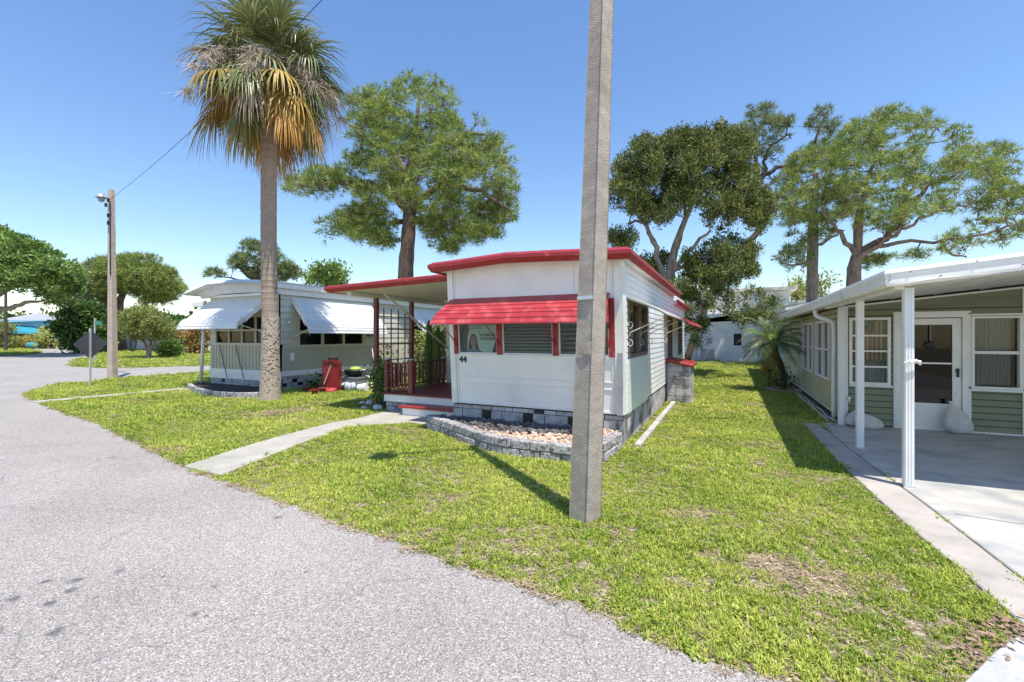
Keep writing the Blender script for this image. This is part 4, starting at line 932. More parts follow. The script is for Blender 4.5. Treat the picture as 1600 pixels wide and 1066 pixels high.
# sandbags
def sandbag(px, py, lean, h, wd, lab, rot=0, lying=False):
    p = gnd(px, py, .026); m_ = MB(); n = 18; prof = ([(0, .0), (.5, .02), (.95, .14), (1, .32), (.80, .58), (.45, .82), (.20, .94), (.10, 1.0), (.22, 1.06), (.02, 1.10)] if not lying else [(0, 0), (.8, .03), (1, .25), (.95, .55), (.65, .85), (.02, 1.0)])
    vs = []
    for (r, z) in prof:
        for k in range(n):
            t_ = 2*math.pi*k/n; rr = r*wd/2*(1+.05*math.sin(3*t_+z*5)+.03*math.sin(7*t_))
            lx, ly = rr*math.cos(t_)*(1.15 if not lying else 1.5), rr*math.sin(t_)*.7
            ca, sa = math.cos(rot), math.sin(rot)
            vs.append((p.x+lx*ca-ly*sa+lean*z*z, p.y+.12+lx*sa+ly*ca+.06*z, .027+z*h))
    fs = []
    for i in range(len(prof)-1):
        for k in range(n): fs.append((i*n+k, i*n+(k+1) % n, (i+1)*n+(k+1) % n, (i+1)*n+k))
    m_.add(vs, fs+[tuple(range(n-1, -1, -1)), tuple(range((len(prof)-1)*n, len(prof)*n))])
    bgm = part('sandbag', m_, 'sandbag', loc=(p.x, p.y+.12, .027), smooth=True)
    return tag(bgm, lab, 'sandbag', 'sandbags at the carport entrance')
sandbag(1502, 680, -.06, .50, .36, 'upright white sandbag leaning on the screen door frame')
sandbag(1362, 672, -.12, .27, .30, 'slumped white sandbag right of the middle carport post', .12, True)
sandbag(1338, 668, .10, .34, .30, 'white sandbag behind the middle carport post', -.3)
o = thing('hose_bib', 'white spigot on the olive front wall above the sandbags', 'spigot', (2.04, CY-.03, .48)); part('valve', MB().tube([(2.03, CY-.016, .50), (2.03, CY-.09, .50), (2.03, CY-.12, .46)], .014, 8), 'pvc', o); part('knob', MB().tube([(2.03, CY-.07, .51), (2.03, CY-.07, .55)], .03, 8), 'pvc', o)
o = part('garden_hose', MB().tube(smooth_path([(1.88, 10.75, .03), (1.82, 11.3, .03), (1.86, 12.2, .03), (1.80, 13.0, .03), (1.85, 14.2, .03), (1.80, 15.6, .03), (1.7, 16.6, .03)], 6), .013, 6), 'pvc', loc=(1.85, 12, .03)); tag(o, 'thin white pipe lying along the base of the olive side wall', 'pipe')
o = part('edging', MB().box(1.72, 10.75, 0, 1.76, 15.3, .05), 'cream', loc=(1.74, 13, 0)); tag(o, 'low pale edging strip beside the olive side wall', 'edging')
# leaf litter where the lawn meets the apron corner
ll = MB()
for k in range(200):
    t_ = random.random(); c_ = gnd(1578, 972).lerp(gnd(1500, 1050), t_) if k % 3 else gnd(1585, 985); x = c_.x+random.gauss(-.02, .05); y = c_.y+random.gauss(0, .06); a = random.uniform(0, 6.283); l_ = random.uniform(.012, .03); z = .02+random.uniform(0, .02)
    dx, dy = math.cos(a)*l_, math.sin(a)*l_; ll.add([(x-dx, y-dy, z), (x+dy*.4, y-dx*.4, z+random.uniform(0, .01)), (x+dx, y+dy, z+random.uniform(0, .012)), (x-dy*.4, y+dx*.4, z)], [(0, 1, 2, 3)])
o = part('leaf_litter', ll, 'rust_leaf2', loc=gnd(1570, 985)); tag(o, 'brown dead leaves gathered between the lawn corner and the apron', 'leaf litter', kind='stuff')
# joints and stains of the driveway
j_ = MB(); j_.box(1.9, 8.28, .0262, 9, 8.295, .0275); o = part('driveway_joint', MB().poly([(1.9, 5.62), (8.6, 5.05), (8.6, 5.06), (1.9, 5.63)], .0262, .0272), 'crack'); o['kind'] = 'structure'

# ------------------------------------------------------------------ concrete light poles, wire, sign
def light_pole(c, rot, w0, w1, H_, lean, label, m, arm_dir, grp='concrete street light poles'):
    root = thing('street_light', label, 'street light', c, grp); c = Vector(c); l = Vector(lean); mb = MB(); vs = []
    n = 24; ch = .16
    for i in range(n+1):
        t = i/n; w_ = (w0+(w1-w0)*t)/2; p = c+l*t+Vector((0, 0, H_*t-.02*(1-t)))
        for sx, sy in ((-1, -1), (1, -1), (1, 1), (-1, 1)):
            for q in ((sx*w_*(1-ch*(.5)), sy*w_), (sx*w_, sy*w_*(1-ch*.5))) if (sx*sy > 0) else ((sx*w_, sy*w_*(1-ch*.5)), (sx*w_*(1-ch*.5), sy*w_)):
                x, y = q; vs.append((p.x+x*math.cos(rot)-y*math.sin(rot), p.y+x*math.sin(rot)+y*math.cos(rot), p.z))
    k = 8; fs = []
    for i in range(n):
        for a in range(k): fs.append((i*k+a, i*k+(a+1) % k, (i+1)*k+(a+1) % k, (i+1)*k+a))
    fs += [tuple(range(k-1, -1, -1)), tuple(range(n*k, n*k+k))]
    part('pole', mb.add(vs, fs), m, root)
    top = c+l+Vector((0, 0, H_)); a = Vector(arm_dir).normalized(); p0 = top-Vector((0, 0, .32))+a*(w1/2)
    part('arm', MB().tube([p0, p0+a*.45+Vector((0, 0, .22)), p0+a*.85+Vector((0, 0, .34)), p0+a*1.05+Vector((0, 0, .34))], .03, 8), 'galv', root, smooth=True)
    h = p0+a*1.25+Vector((0, 0, .28))
    hd = part('lamp_head', MB().lathe(h, [(.06, .14), (.12, .10), (.2, .0), (.21, -.04), (.15, -.04)][::-1], 16), 'galv', root, smooth=True)
    part('lens', MB().lathe(h, [(.03, -.22), (.10, -.17), (.13, -.045)], 14), 'grey_plastic', hd, smooth=True)
    return root, top
near, ntop = light_pole((-1.205, 4.045, 0), R(-22), .216, .125, 7.75, (.23, .10, 0), 'tall square concrete light pole in the foreground lawn', 'concrete_pole', (-.85, -.93, 0))
part('metal_band', MB(lambda p: p).hexa([tuple(Vector((-1.146, 4.071, 2.03))+Vector((math.cos(R(-22))*a-math.sin(R(-22))*b, math.sin(R(-22))*a+math.cos(R(-22))*b, z))) for z in (0, .032) for a, b in ((-.085, -.108), (.085, -.108), (.085, -.090), (-.085, -.090))]), 'galv', near)
# weathered repair patch: a raised wedge of mortar on the face
pm = MB(); 
def onface(a, z, o_): r = R(-22); v = Vector((-1.158, 4.066, z))+Vector((math.cos(r)*a+math.sin(r)*o_, math.sin(r)*a-math.cos(r)*o_, 0)); return tuple(v)
pm.add([onface(-.08, 1.53, .096), onface(.088, 1.52, .096), onface(.088, 1.655, .094), onface(.03, 1.645, .106), onface(-.02, 1.61, .106), onface(-.06, 1.54, .102), onface(.02, 1.535, .110), onface(.08, 1.535, .104)], [(0, 5, 4, 3, 2, 7, 6, 5)[:4], (0, 1, 7, 6), (0, 6, 5), (5, 6, 4), (6, 3, 4), (6, 7, 3), (7, 2, 3), (7, 1, 2)])
part('repair_patch', pm, 'concrete_pole', near)
far, ftop = light_pole(tuple(gnd(176, 592)), R(20), .245, .155, 7.5, (-.1, 0, 0), 'tall concrete street light pole with a small lamp beside the side street', 'concrete_pole2', tuple(-RT*.82+FW*.57))
for i, (dz, s_) in enumerate(((-.45, 1), (-.62, -1), (-1.05, 1), (-1.35, 1))):
    part('cable_clamp', MB().box(ftop.x+.09*s_-.04, ftop.y-.17, ftop.z+dz-.07, ftop.x+.09*s_+.04, ftop.y-.11, ftop.z+dz+.07), 'black', far)
part('cable', MB().tube([ftop+Vector((.14, -.1, -.5)), ftop+Vector((.16, -.1, -3.4))], .025, 6), 'wire', far)
a, b = ftop+Vector((.05, -.1, -.45)), ntop+Vector((0, 0, -.12)); pts = [a.lerp(b, i/30)+Vector((0, 0, -.35*math.sin(math.pi*i/30))) for i in range(31)]
o = part('overhead_cable', MB().tube(pts, .0065, 6), 'wire', loc=a); tag(o, 'dark twisted cable strung from the far light pole up to the near one', 'cable')
c = gnd(141, 605); x, y = c.x, c.y
sg = thing('road_sign', 'back of a dark grey diamond road sign on a post by the side street', 'road sign', (x, y, 0))
part('post', MB().box(x-.035, y-.02, 0, x+.035, y+.02, 1.95), 'galv', sg)
part('plate', MB(lambda p: (x+p[0]*.34-(p[1]+.04)*.9, y+p[0]*.74+(p[1]+.04)*.42, 1.42+p[2])).add([(0, 0, -.50), (.51, 0, 0), (0, 0, .50), (-.51, 0, 0), (0, .008, -.50), (.51, .008, 0), (0, .008, .50), (-.51, .008, 0)], [(0, 1, 2, 3), (7, 6, 5, 4), (0, 4, 5, 1), (1, 5, 6, 2), (2, 6, 7, 3), (3, 7, 4, 0)]), 'sign_grey', sg)
for px, lab in ((152, 'green street name sign on a thin pole behind the diamond sign'),):
    c = gnd(148, 569); o = thing('street_name_sign', lab, 'street sign', c)
    part('post', MB().tube([c, c+Vector((0, 0, 2.75))], .035, 8), 'galv', o); part('plate', MB().box(c.x+.05, c.y-.02, 2.35, c.x+.85, c.y+.02, 2.6), 'sign_green', o)

# ------------------------------------------------------------------ white houses at the back, blue building, far homes
wh = thing('house', 'white two part house with a panelled door across the back lawn', 'house', at(1130, 568, 27.7))
o0 = wloc(wh)
def PB(x, y, z): return (x, y, z)
Yb = 33.2
def W(px, py): p = at(px, py, 1); t = Yb/p.y; q = Vector((p.x*t, Yb, CAMH+(p.z-CAMH)*t)); return q
DB = (-.02, .95, .05, 2.2)
part('front_wall', wall(PY(Yb), -2.0, 9.0, 0, 3.2, .15, []), 'white_side', wh)
rf = MB(); rf.hexa([(-2.9, Yb-.35, 2.62), (9.5, Yb-.35, 4.6), (9.5, Yb+6, 4.6), (-2.9, Yb+6, 2.62), (-2.9, Yb-.35, 2.8), (9.5, Yb-.35, 4.78), (9.5, Yb+6, 4.78), (-2.9, Yb+6, 2.8)])
part('roof', rf, 'soffit', wh)
part('gable_wall', MB().hexa([(-2.0, Yb, 2.6), (9, Yb, 3.0), (9, Yb+.15, 3.0), (-2, Yb+.15, 2.6), (-2, Yb, 2.75), (9, Yb, 4.5), (9, Yb+.15, 4.5), (-2, Yb+.15, 2.75)]), 'white_side', wh)
d_ = part('door', frame(MB(PY(Yb)), *DB, .09, .002, .05), 'white_trim', wh); part('door_panel', MB(PY(Yb)).box(.07, .002, .1, .86, .03, 2.1), 'white_side', d_)
part('door_window', MB(PY(Yb)).box(.24, .031, 1.08, .70, .04, 1.85), 'black', d_); part('handle', MB(PY(Yb)).box(.76, .031, .95, .82, .09, 1.05), 'galv', d_)
part('ac_unit', MB().box(-1.7, Yb-.5, .05, -.9, Yb-.1, .8), 'grey_plastic', wh); part('meter', MB(PY(Yb)).box(-1.4, .01, 1.2, -1.1, .12, 1.6), 'grey_plastic', wh)
wh2 = thing('house', 'tall white house with a dark window behind the red side awning', 'house', (-6, 33.6, 0))
part('front_wall', wall(PY(33.6), -8, -2.05, 0, 5.2, .15, [(-4.4, -2.75, 1.25, 2.35)]), 'white_side', wh2)
wn = window(wh2, PY(33.6), -4.4, -2.75, 1.25, 2.35, 'white_trim', .06, cols=2, glass='glass_dark')
part('side_wall', MB().box(-2.2, 33.76, 0, -2.05, 40, 5.2), 'white_side', wh2)
part('upper_wall', MB().box(-2.0, 35.0, 3.2, 3.6, 35.2, 4.7), 'white_side', wh2)
part('roof', MB().hexa([(-9, 33.3, 5.2), (-1.4, 33.3, 4.75), (-1.4, 41, 4.75), (-9, 41, 5.2), (-9, 33.3, 5.4), (-1.4, 33.3, 4.95), (-1.4, 41, 4.95), (-9, 41, 5.4)]).box(-1.9, 34.6, 4.75, 4, 41, 4.95), 'soffit', wh2)
part('back_wall', MB().box(-8, 39.9, 0, -2.2, 40, 5.1), 'white_side', wh2); part('link_wall', MB().box(-2.04, 34.2, 0, 3.4, 34.35, 3.6), 'white_side', wh2)
# low home between the olive house and the white house
mh = thing('house', 'pale grey low house with a long white roof edge beyond the olive house', 'house', (3.5, 28.0, 0))
part('side_wall', MB().box(3.05, 26.5, 0, 3.2, 32.8, 2.9), 'white_side', mh)
part('front_wall', MB().box(3.2, 26.5, 0, 10, 26.65, 2.9), 'nb_siding', mh)
part('roof', MB().hexa([(2.5, 26, 2.95), (6.5, 26, 3.9), (6.5, 33, 3.9), (2.5, 33, 2.95), (2.5, 26, 3.1), (6.5, 26, 4.05), (6.5, 33, 4.05), (2.5, 33, 3.1)]), 'soffit', mh)
# low white fence wall in back
o = part('fence', MB().box(-5.2, 31.0, 0, -2.4, 31.08, 1.0), 'white_trim', loc=(-4, 31, 0)); tag(o, 'low white panel fence in front of the tall white house', 'fence')
# blue building at the end of the road
bb = thing('building', 'blue metal building with a teal awning at the far end of the road', 'building', at(50, 547, 72))
def far_box(name, x0, x1, y0, y1, Z, dz, m, parent, zb=None):
    a, b = at(x0, y0, Z), at(x1, y0, Z); c, d = at(x0, y1, Z), at(x1, y1, Z); o_ = FW*dz; zl = zb if zb is not None else c.z
    return part(name, MB().hexa([(a.x, a.y, zl), (b.x, b.y, zl), (b.x+o_.x, b.y+o_.y, zl), (a.x+o_.x, a.y+o_.y, zl), (a.x, a.y, a.z), (b.x, b.y, b.z), (b.x+o_.x, b.y+o_.y, b.z), (a.x+o_.x, a.y+o_.y, a.z)]), m, parent)
far_box('wall', -40, 100, 500, 545, 72, 12, 'sky_blue_paint', bb, 0)
far_box('bay_shade_slab', -40, 58, 518, 545, 71.9, .3, 'black', bb, 0)  # black slab on the wall stands in for shade inside the bay
A1, A2 = at(-40, 502, 71.5), at(66, 521, 69); 
p = [at(-40, 503, 72), at(52, 510, 72), at(66, 521, 69), at(-40, 512, 69)]
part('awning', MB().hexa([tuple(p[3]-Vector((0, 0, .5))), tuple(p[2]-Vector((0, 0, .25))), tuple(p[1]-Vector((0, 0, .2))), tuple(p[0]-Vector((0, 0, .2))), tuple(p[3]), tuple(p[2]), tuple(p[1]), tuple(p[0])]), 'teal', bb)
r0 = [at(-40, 505, 72), at(100, 499, 72), at(100, 499, 84), at(-40, 505, 84)]
part('roof', MB().add([tuple(at(-60, 506, 71)), tuple(at(105, 500, 71)), tuple(at(105, 497, 86)), tuple(at(60, 489, 80)), tuple(at(0, 499, 80))], [(0, 1, 2, 3, 4)]), 'far_roof', bb)
fh = thing('house', 'long white mobile home far behind the side street trees', 'house', at(230, 548, 55))
far_box('wall', 190, 262, 514, 547, 55, 8, 'white_side', fh, 0); far_box('roof_edge', 184, 268, 511, 514, 54.6, 9, 'nb_roof', fh)
for i, (a, b) in enumerate(((198, 203), (207, 211))): far_box('door', a, b, 523, 546, 54.8, .15, 'far_roof', fh, 0)
fh2 = thing('house', 'white carport and home far left of the pale green home', 'house', at(290, 548, 50))
far_box('wall', 255, 330, 512, 548, 50, 7, 'white_side', fh2, 0); far_box('roof_edge', 250, 335, 508, 512, 49.5, 8, 'nb_roof', fh2)
far_box('bay_shade_slab', 294, 300, 520, 548, 49.8, .15, 'black', fh2, 0)  # black strip in place of the carport's shaded interior
for i, (x0, y0, Z, w_) in enumerate(((9, 548, 46, .16), (101, 545, 62, .2))):
    c = gnd(x0, y0+1.5) if i == 0 else at(x0, 545, 62); c.z = 0
    o = part('utility_pole', MB().tube([c, c+Vector((0, 0, 6.5 if i == 0 else 7.5))], [w_, w_*.7], 8), 'bark_dark', loc=c); tag(o, ['dark utility pole by the verge at the left edge', 'thin dark pole behind the round bushy tree'][i], 'pole')
for i, (px, py, wd, hh, m_) in enumerate(((50, 543, 2.2, .9, 'teal'), (94, 541, 1.8, 1.3, 'teal'))):
    c = at(px, 545, 60); c.z = 0
    o = thing(['garden_boat', 'market_tent'][i], ['teal upturned boat shape among the plants by the blue building', 'small teal canopy stall right of the yellow bushes'][i], ['boat', 'canopy'][i], c)
    if i == 0: part('hull', MB().ell((c.x, c.y, .45), (1.2, .6, .45), 12, 6, .05), m_, o, smooth=True); part('keel', MB().bar((c.x-1.1, c.y, .5), (c.x+1.1, c.y, .93), .08), m_, o)
    else:
        part('canopy_top', MB().hexa([(c.x-1, c.y-.8, 1.2), (c.x+1, c.y-.8, 1.2), (c.x+1, c.y+.8, 1.2), (c.x-1, c.y+.8, 1.2), (c.x-.8, c.y-.6, 1.5), (c.x+.8, c.y-.6, 1.5), (c.x+.8, c.y+.6, 1.5), (c.x-.8, c.y+.6, 1.5)]), m_, o)
        for sx in (-1, 1):
            for sy in (-1, 1): part('leg', MB().box(c.x+sx*.9-.03, c.y+sy*.7-.03, 0, c.x+sx*.9+.03, c.y+sy*.7+.03, 1.2), 'pvc', o)
# parked car seen small by the far carport
c = at(284, 549, 44); c.z = 0
car = thing('parked_car', 'small dark car parked by the far white carport', 'car', c)
def carpt(u, v, z): return tuple(c+RT*u+FW*v+Vector((0, 0, z)))
def cbox(name, us, z0, z1, v, m_, par, taper=0):
    a, b = us; return part(name, MB().hexa([carpt(a, -v, z0), carpt(b, -v, z0), carpt(b, v, z0), carpt(a, v, z0), carpt(a+taper, -v*.85, z1), carpt(b-taper, -v*.85, z1), carpt(b-taper, v*.85, z1), carpt(a+taper, v*.85, z1)]), m_, par, bevel=.06)
bd = cbox('body', (-2.0, 2.0), .3, .85, .85, 'sign_grey', car); cbox('cabin', (-1.2, 1.1), .86, 1.4, .8, 'glass_dark', car, .45)
for a in (-1.25, 1.25):
    for s_ in (-1, 1): part('wheel', MB().tube([carpt(a, s_*.75, .32), carpt(a, s_*.9, .32)], .32, 14), 'black_rubber', car)

# ------------------------------------------------------------------ trees and plants
M['pine_needles'] = leafmat('pine_needles', [(0, (.035, .07, .02)), (.3, (.12, .19, .04)), (.65, (.33, .40, .09)), (1, (.60, .56, .18))], transl=.22, nscale=2.2)
M['pine_blue'] = leafmat('pine_grey_green', [(0, (.07, .11, .05)), (.5, (.17, .22, .09)), (1, (.42, .46, .20))], transl=.22, nscale=2.2)
M['dark_leaf'] = leafmat('dark_podocarp', [(0, (.03, .055, .02)), (.45, (.09, .125, .03)), (.8, (.23, .25, .05)), (1, (.42, .40, .10))], transl=.15, nscale=2.5)
M['bright_leaf'] = leafmat('bright_leaf', [(0, (.06, .12, .025)), (.5, (.16, .27, .055)), (1, (.36, .45, .12))])
M['olive_leaf'] = leafmat('olive_leaf', [(0, (.09, .12, .03)), (.5, (.24, .28, .07)), (1, (.46, .44, .14))])
M['hedge_leaf'] = leafmat('hedge_leaf', [(0, (.03, .065, .02)), (.5, (.08, .15, .035)), (1, (.20, .31, .07))])
M['rust_leaf'] = leafmat('rust_leaf', [(0, (.12, .12, .04)), (.5, (.36, .22, .06)), (1, (.5, .32, .12))])
M['yellow_leaf'] = leafmat('yellow_leaf', [(0, (.2, .22, .04)), (.5, (.4, .42, .08)), (1, (.6, .6, .18))])
M['palm_green'] = leafmat('palm_green', [(0, (.06, .08, .03)), (.5, (.17, .20, .07)), (1, (.42, .42, .18))], rough=.4, transl=.2, nscale=.9, spec=.5)
M['palm_yellow'] = leafmat('palm_yellow', [(0, (.10, .10, .03)), (.4, (.30, .24, .06)), (1, (.62, .38, .09))], rough=.5, transl=.2, nscale=.9)
M['palm_orange'] = leafmat('palm_orange', [(0, (.20, .11, .03)), (.5, (.50, .26, .06)), (1, (.70, .42, .12))], rough=.6, transl=.2, nscale=.9)
M['palm_grey'] = leafmat('palm_dead', [(0, (.20, .15, .11)), (.5, (.42, .34, .26)), (1, (.62, .53, .44))], rough=.8, transl=.1, nscale=1.5)

def unit(v): return v/np.maximum(np.linalg.norm(v, axis=1, keepdims=True), 1e-6)
def pads(outline, Z, thick, n, rr=(.5, .9), sep=.8, holes=()):
    xs = [p[0] for p in outline]; ys = [p[1] for p in outline]; cx, cy = (min(xs)+max(xs))/2, (min(ys)+max(ys))/2; wx, wy = (max(xs)-min(xs))/2, (max(ys)-min(ys))/2
    out = []; tries = 0
    while len(out) < n and tries < n*220:
        tries += 1; x, y = random.uniform(min(xs), max(xs)), random.uniform(min(ys), max(ys))
        if not inpoly([x], [y], outline)[0]: continue
        if any((x-h[0])**2+((y-h[1])*1.0)**2 < h[2]**2 for h in holes): continue
        r = random.uniform(*rr); ok_ = False
        for _k in range(3):
            q_ = r*FPX/Z*.45; ok_ = all(inpoly([x+q_*math.cos(a)], [y+q_*.8*math.sin(a)], outline)[0] for a in (0, .785, 1.571, 2.356, 3.142, 3.927, 4.712, 5.498))
            if ok_: break
            r *= .72
        if not ok_: continue
        r_ = min(1, math.hypot((x-cx)/wx, (y-cy)/wy)); dz = thick*math.sqrt(max(.08, 1-r_*r_))*random.uniform(-1, 1)
        p = at(x, y, Z)*(1+dz/Z)-Vector((0, 0, CAMH*dz/Z))
        if any((p-q[0]).length < sep*(r+q[1])*.5 for q in out): continue
        out.append((p, r))
    return out
def tufts(pads_, per, nb, L, W, flat_=.6, up=.35, quads=False, outw=.8, shell=.5):
    C = []; O = []
    for p, r in pads_:
        n = max(3, int(per*r*r)); d = unit(rng.normal(size=(n, 3))); d[:, 2] = np.abs(d[:, 2])*np.where(rng.random(n) < .72, 1, -1)
        rad = r*(shell+(1-shell)*rng.random(n)**.6)[:, None]; o = d*rad*np.array([1, 1, flat_]); C.append(np.array(p)+o); O.append(d)
    C = np.concatenate(C); O = np.concatenate(O); n = len(C)
    C = np.repeat(C, nb, 0); O = np.repeat(O, nb, 0)
    D = unit(rng.normal(size=C.shape)+O*outw+np.array([0, 0, up])); S = unit(np.cross(D, rng.normal(size=C.shape)))
    l = (L*(.6+.7*rng.random(len(C))))[:, None]; w_ = (W*(.7+.6*rng.random(len(C))))[:, None]/2
    if quads: # leaf: diamond
        C = C+rng.normal(size=C.shape)*L*.9
        V = np.stack([C, C+D*l*.45+S*w_, C+D*l, C+D*l*.45-S*w_], 1).reshape(-1, 3); return V, 4
    V = np.stack([C+S*w_, C-S*w_, C+D*l], 1).reshape(-1, 3); return V, 3
def clumps(pads_, per, cr_, nb, L, W, flat_=.6, up=.4, quads=False, tall=1.0, stray=.08):
    "needle or leaf clusters: each clump radiates from its own twig end, clumps sit on the outside of each pad"
    C = []; O = []; R_ = []
    for p, r in pads_:
        n = max(4, int(per*r*r)); d = unit(rng.normal(size=(n, 3))); d[:, 2] = np.abs(d[:, 2])*np.where(rng.random(n) < .78, 1, -1)
        rad = r*(.55+.45*rng.random(n)**.5); rad = np.where(rng.random(n) < stray, rad*1.3, rad)[:, None]
        C.append(np.array(p)+d*rad*np.array([1, 1, flat_])); O.append(d); R_.append(cr_*(.6+.8*rng.random(n)))
    C = np.concatenate(C); O = np.concatenate(O); R_ = np.concatenate(R_)
    C = np.repeat(C, nb, 0); O = np.repeat(O, nb, 0); R_ = np.repeat(R_, nb)[:, None]
    D = unit(rng.normal(size=C.shape)*np.array([1, 1, .8])+O*.55+np.array([0, 0, up])); S = unit(np.cross(D, rng.normal(size=C.shape)))
    l = (L*(.7+.6*rng.random(len(C))))[:, None]; w_ = (W*(.7+.6*rng.random(len(C))))[:, None]/2
    if quads:
        C = C+unit(rng.normal(size=C.shape))*R_*(rng.random(len(C))**.4)[:, None]*np.array([1, 1, tall])
        return np.stack([C, C+D*l*.45+S*w_, C+D*l, C+D*l*.45-S*w_], 1).reshape(-1, 3), 4
    C = C+D*R_*.25
    return np.stack([C+S*w_, C-S*w_, C+D*l*R_/cr_], 1).reshape(-1, 3), 3
def limbs(mb, roots, pads_, r0=.12, r1=.02, wig=.12, sub=3):
    nodes = [(Vector(p), r) for p, r in roots]
    ctr = roots[0][0]
    for p, r in sorted(pads_, key=lambda q: min((q[0]-n_[0]).length for n_ in nodes)):
        best = min(nodes, key=lambda n_: (n_[0]-p).length+(.8*max(0, n_[0].z-p.z)))
        a, ra = best; L = (p-a).length
        if L < .15: continue
        rs = min(ra*.75, .012+.028*L); pts = []
        for k in range(sub+2):
            t = k/(sub+1); q = a.lerp(p, t)+Vector((random.uniform(-1, 1), random.uniform(-1, 1), random.uniform(-.6, .8)))*wig*L*.3*math.sin(math.pi*t)+Vector((0, 0, -.12*L*math.sin(math.pi*t))); pts.append(q)
        rad = [rs+(r1-rs)*k/(sub+1) if rs > r1 else rs for k in range(sub+2)]
        mb.tube(pts, rad, 5)
        for k in range(1, sub+2): nodes.append((pts[k], rad[k]))
        for _ in range(3): # twigs into the foliage
            e = p+Vector((random.gauss(0, 1), random.gauss(0, 1), random.gauss(.2, .6)))*r*.6; mb.tube([pts[-2], pts[-2].lerp(e, .5)+Vector((0, 0, .05)), e], [r1, r1*.7, r1*.4], 4)
def tree(name, label, cat, base, trunk, mains, outlines, foliage, bark, leaf, group=None, limb_r=.1, tip=.02):
    "trunk: (px,py,Z,radius) points; mains: limb polylines the same way; outlines: list of (polygon, Z, thick, n, rr, holes)"
    root = thing(name, label, cat, base, group); tp = [(at(x, y, z), r) for x, y, z, r in trunk]
    tp[0] = (Vector(base), tp[0][1]); mb = MB(); P = smooth_path([p for p, r in tp], 5); rad = []
    for i in range(len(tp)-1):
        for k in range(5): rad.append(tp[i][1]+(tp[i+1][1]-tp[i][1])*k/5)
    rad.append(tp[-1][1]); rad = [r*random.uniform(.95, 1.05) for r in rad]; mb.tube(P, rad, 12); part('trunk', mb, bark, root, smooth=True)
    lm = MB(); roots = [(p, r) for p, r in tp[1:]][-2:]
    for m_ in mains:
        q = [at(x, y, z) for x, y, z, r in m_]; S_ = smooth_path(q, 4); rr = []
        for i in range(len(q)-1):
            for k in range(4): rr.append(m_[i][3]+(m_[i+1][3]-m_[i][3])*k/4)
        rr.append(m_[-1][3]); S_ = [s+Vector((random.gauss(0, 1), random.gauss(0, 1), random.gauss(0, 1)))*.05*(0 < i < len(S_)-1) for i, s in enumerate(S_)]
        lm.tube(S_, rr, 8); roots += [(S_[i], rr[i]) for i in range(2, len(S_))]
    allp = []
    for (poly, Z, th, n, rr, holes) in outlines: allp += pads(poly, Z, th, n, rr, .62, holes)
    limbs(lm, roots, allp, limb_r, tip)
    part('limbs', lm, bark, root, smooth=True)
    V, k = (clumps if 'cr_' in foliage else tufts)(allp, **foliage); np_part('crown', V, k, leaf, root)
    return root
PN = dict(per=78, cr_=.2, nb=18, L=.25, W=.028, flat_=.6, up=.45)
# big pine behind the porch
b0 = at(634, 525, 20.5); b0.z = 0
tree('pine_tree', 'large rounded pine with a straight trunk rising behind the red edged porch roof', 'pine tree', b0,
     [(634, 580, 20.5, .45), (634, 430, 20.5, .36), (637, 385, 20.5, .32), (640, 330, 20.5, .29), (641, 270, 20.5, .22), (650, 200, 20.5, .12), (655, 150, 20.5, .05)],
     [[(640, 330, 20.5, .2), (610, 305, 20, .15), (560, 285, 19.5, .10), (500, 292, 19, .05)], [(640, 325, 20.5, .2), (690, 290, 20, .15), (750, 300, 19.5, .10), (800, 330, 19.5, .04)], [(640, 350, 20.5, .18), (690, 340, 21.5, .12), (740, 350, 22, .05)],
      [(640, 345, 20.5, .15), (590, 350, 21, .08), (520, 355, 21, .04)], [(641, 280, 20.5, .2), (600, 220, 21, .12), (570, 170, 21, .05)], [(641, 270, 20.5, .2), (700, 220, 20, .12), (760, 210, 20, .05)]],
     [([(548, 215), (548, 160), (565, 130), (600, 142), (625, 118), (662, 113), (700, 132), (722, 165), (728, 198), (752, 180), (778, 205), (796, 262), (818, 292), (819, 325), (800, 345), (790, 372), (755, 368), (735, 352), (700, 350), (650, 345), (605, 338), (560, 330), (540, 290), (520, 260), (530, 235)], 20.5, 3.6, 230, (.32, .68), [(622, 268, 10), (705, 208, 8), (745, 300, 8), (690, 262, 6), (582, 300, 8), (640, 222, 6)]),
      ([(445, 288), (500, 262), (545, 275), (560, 300), (500, 308), (450, 306)], 19.5, .8, 22, (.3, .6), []),
      ([(500, 352), (560, 315), (620, 340), (618, 385), (600, 395), (560, 375), (505, 372)], 20.5, 1.6, 44, (.3, .6), [(540, 330, 7)]),
      ([(650, 345), (770, 350), (790, 372), (740, 380), (700, 400), (662, 372)], 20.5, 2.0, 44, (.3, .6), [(770, 352, 6)])],
     PN, 'bark_pine', 'pine_needles')
